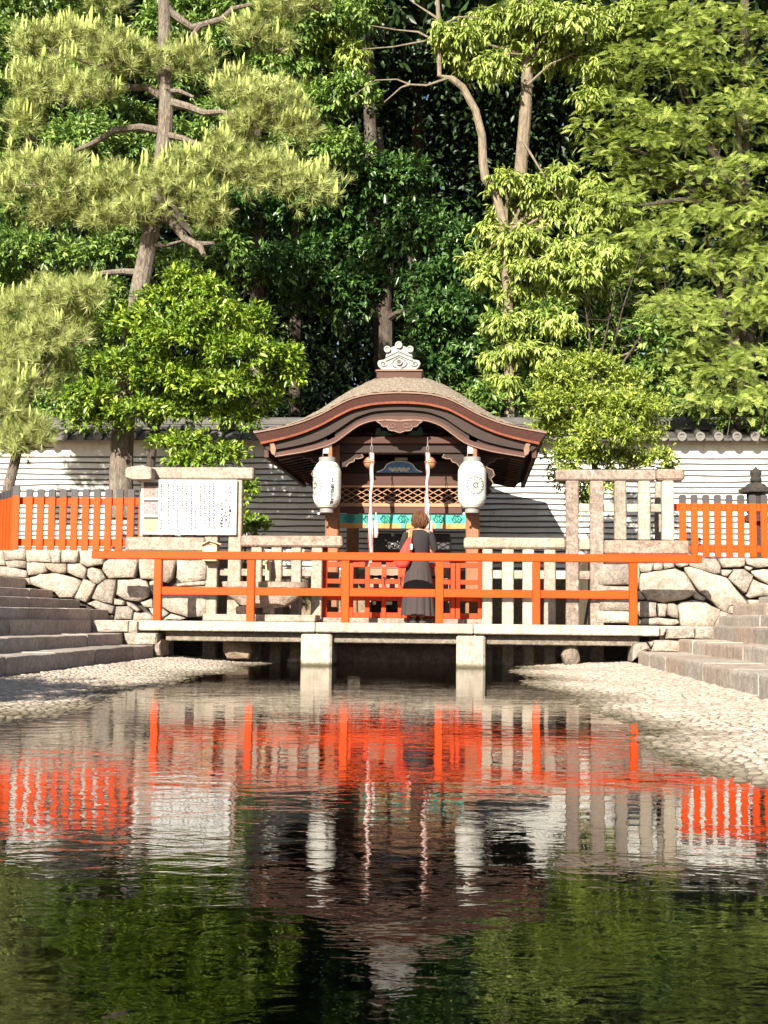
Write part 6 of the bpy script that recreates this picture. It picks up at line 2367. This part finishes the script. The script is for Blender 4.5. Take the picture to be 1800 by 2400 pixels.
fold = lambda an, z_: .018 * math.sin(5 * an + z_ * 9) + .012 * math.sin(9 * an - z_ * 14)
m, rows_ = loft([(1.350, .075, .062, .005, .005), (1.335, .12, .078, 0, 0), (1.315, .155, .088, 0, 0), (1.28, .172, .098, 0, 0), (1.20, .165, .108, 0, 0), (1.08, .150, .106, 0, 0), (.97, .142, .102, 0, 0), (.90, .150, .108, 0, 0), (.865, .158, .114, 0, 0)], 'top', 'top_cloth', 40, fold)
for s in (-1, 1):
    m.tube([W(s * .135, 0, 1.305), W(s * .175, .005, 1.275), W(s * .205, .012, 1.19), W(s * .226, .02, 1.11), W(s * .232, .035, 1.06)], [.048, .056, .056, .055, .055], 14, False)
m.build('top', 'top_cloth', per_, smooth=True)


def pl(an, z_):
    d = min(1, max(0, (.90 - z_) / .8))
    w_ = abs(math.sin(6.5 * an + .4)) ** .6 - .6
    return d * (.13 * w_ + .03 * math.sin(3 * an + 1.0)) + .006 * math.sin(22 * an)


m, rows_ = loft([(.915, .142, .104, 0, 0), (.90, .152, .112, 0, 0), (.84, .168, .126, 0, 0), (.75, .184, .146, 0, 0), (.62, .206, .165, 0, 0), (.48, .216, .178, 0, 0), (.34, .226, .190, 0, 0), (.20, .236, .20, 0, 0), (.105, .246, .208, 0, 0)], 'skirt', 'skirt_cloth', 104, pl)
m.build('skirt', 'skirt_cloth', per_, smooth=True)
m = MB()
m.tube([W(.19 * math.cos(a) * .36 + .005, .0 + .066 * math.sin(a), 1.372 - .012 * math.sin(a)) for a in np.linspace(0, 2 * math.pi, 20)], [.004] * 20, 5)
m.build('necklace', 'ink', per_)
for s in (-1, 1):
    m = MB()
    rows_ = []
    for (yy_, wx, hh_) in ((-.075, .034, .06), (-.06, .040, .075), (0, .042, .07), (.08, .046, .05), (.15, .036, .035), (.17, .015, .028)):
        rows_.append([tuple(W(s * .065 + wx * math.cos(a), .02 + yy_, .028 + max(0, math.sin(a)) * hh_)) for a in np.linspace(0, 2 * math.pi, 15)])
    m.grid(rows_)
    m.add(rows_[0], [tuple(range(15))])
    sh_ = m.build('shoe', 'shoe', per_, smooth=True)
    m = MB()
    pl_ = [(s * .065 + wx * c_, .02 + yy_) for yy_, wx, c_ in ((-.09, .03, -1), (-.095, .03, 1), (-.06, .05, 1), (.08, .052, 1), (.16, .035, 1), (.175, .01, 1), (.175, .01, -1), (.16, .035, -1), (.08, .052, -1), (-.06, .05, -1))]
    n = len(pl_)
    m.add([tuple(W(a, b, .002)) for a, b in pl_] + [tuple(W(a, b, .032)) for a, b in pl_], [tuple(range(n)), tuple(range(n, 2 * n))] + [(i, (i + 1) % n, n + (i + 1) % n, n + i) for i in range(n)])
    m.build('sole', 'white_cloth', sh_)

# bag over the shoulder
bg = thing('shoulder_bag', 'coral red cloth bag hanging over the left shoulder of the praying person', 'bag', tuple(W(-.19, -.12, .8)))
m, rows_ = loft([(1.26, .012, .015, -.105, -.115), (1.20, .035, .03, -.125, -.14), (1.12, .060, .045, -.145, -.15), (1.02, .085, .06, -.175, -.155), (.93, .105, .07, -.20, -.155), (.86, .108, .072, -.215, -.15), (.81, .09, .06, -.225, -.145), (.79, .05, .035, -.225, -.14), (.785, .005, .005, -.225, -.14)], 'bag', 'bag_cloth', 44,
                lambda an, z_: .10 * math.sin(7 * an + 1.0) * min(1, max(0, (z_ - .78) / .4)))
m.build('sack', 'bag_cloth', bg, smooth=True)
m = MB()
for x0, x1 in ((-.095, -.085), (-.125, -.11)):
    m.tube([W(x1, .09, 1.20), W(x1 + .0, .06, 1.325), W(x0, -.01, 1.352), W(x0, -.075, 1.335), W(x0 - .003, -.128, 1.26), W(x0 - .01, -.15, 1.14)], [.011] * 6, 6)
m.build('handle', 'strap', bg)
m = MB()
m.box(*[v for v in (W(-.105, -.205, 1.10).x, W(-.075, -.205, 1.10).x, W(0, -.212, 0).y, W(0, -.20, 0).y, W(0, 0, 1.05).z, W(0, 0, 1.13).z)], .003)
m.build('charm', 'white_cloth', bg)
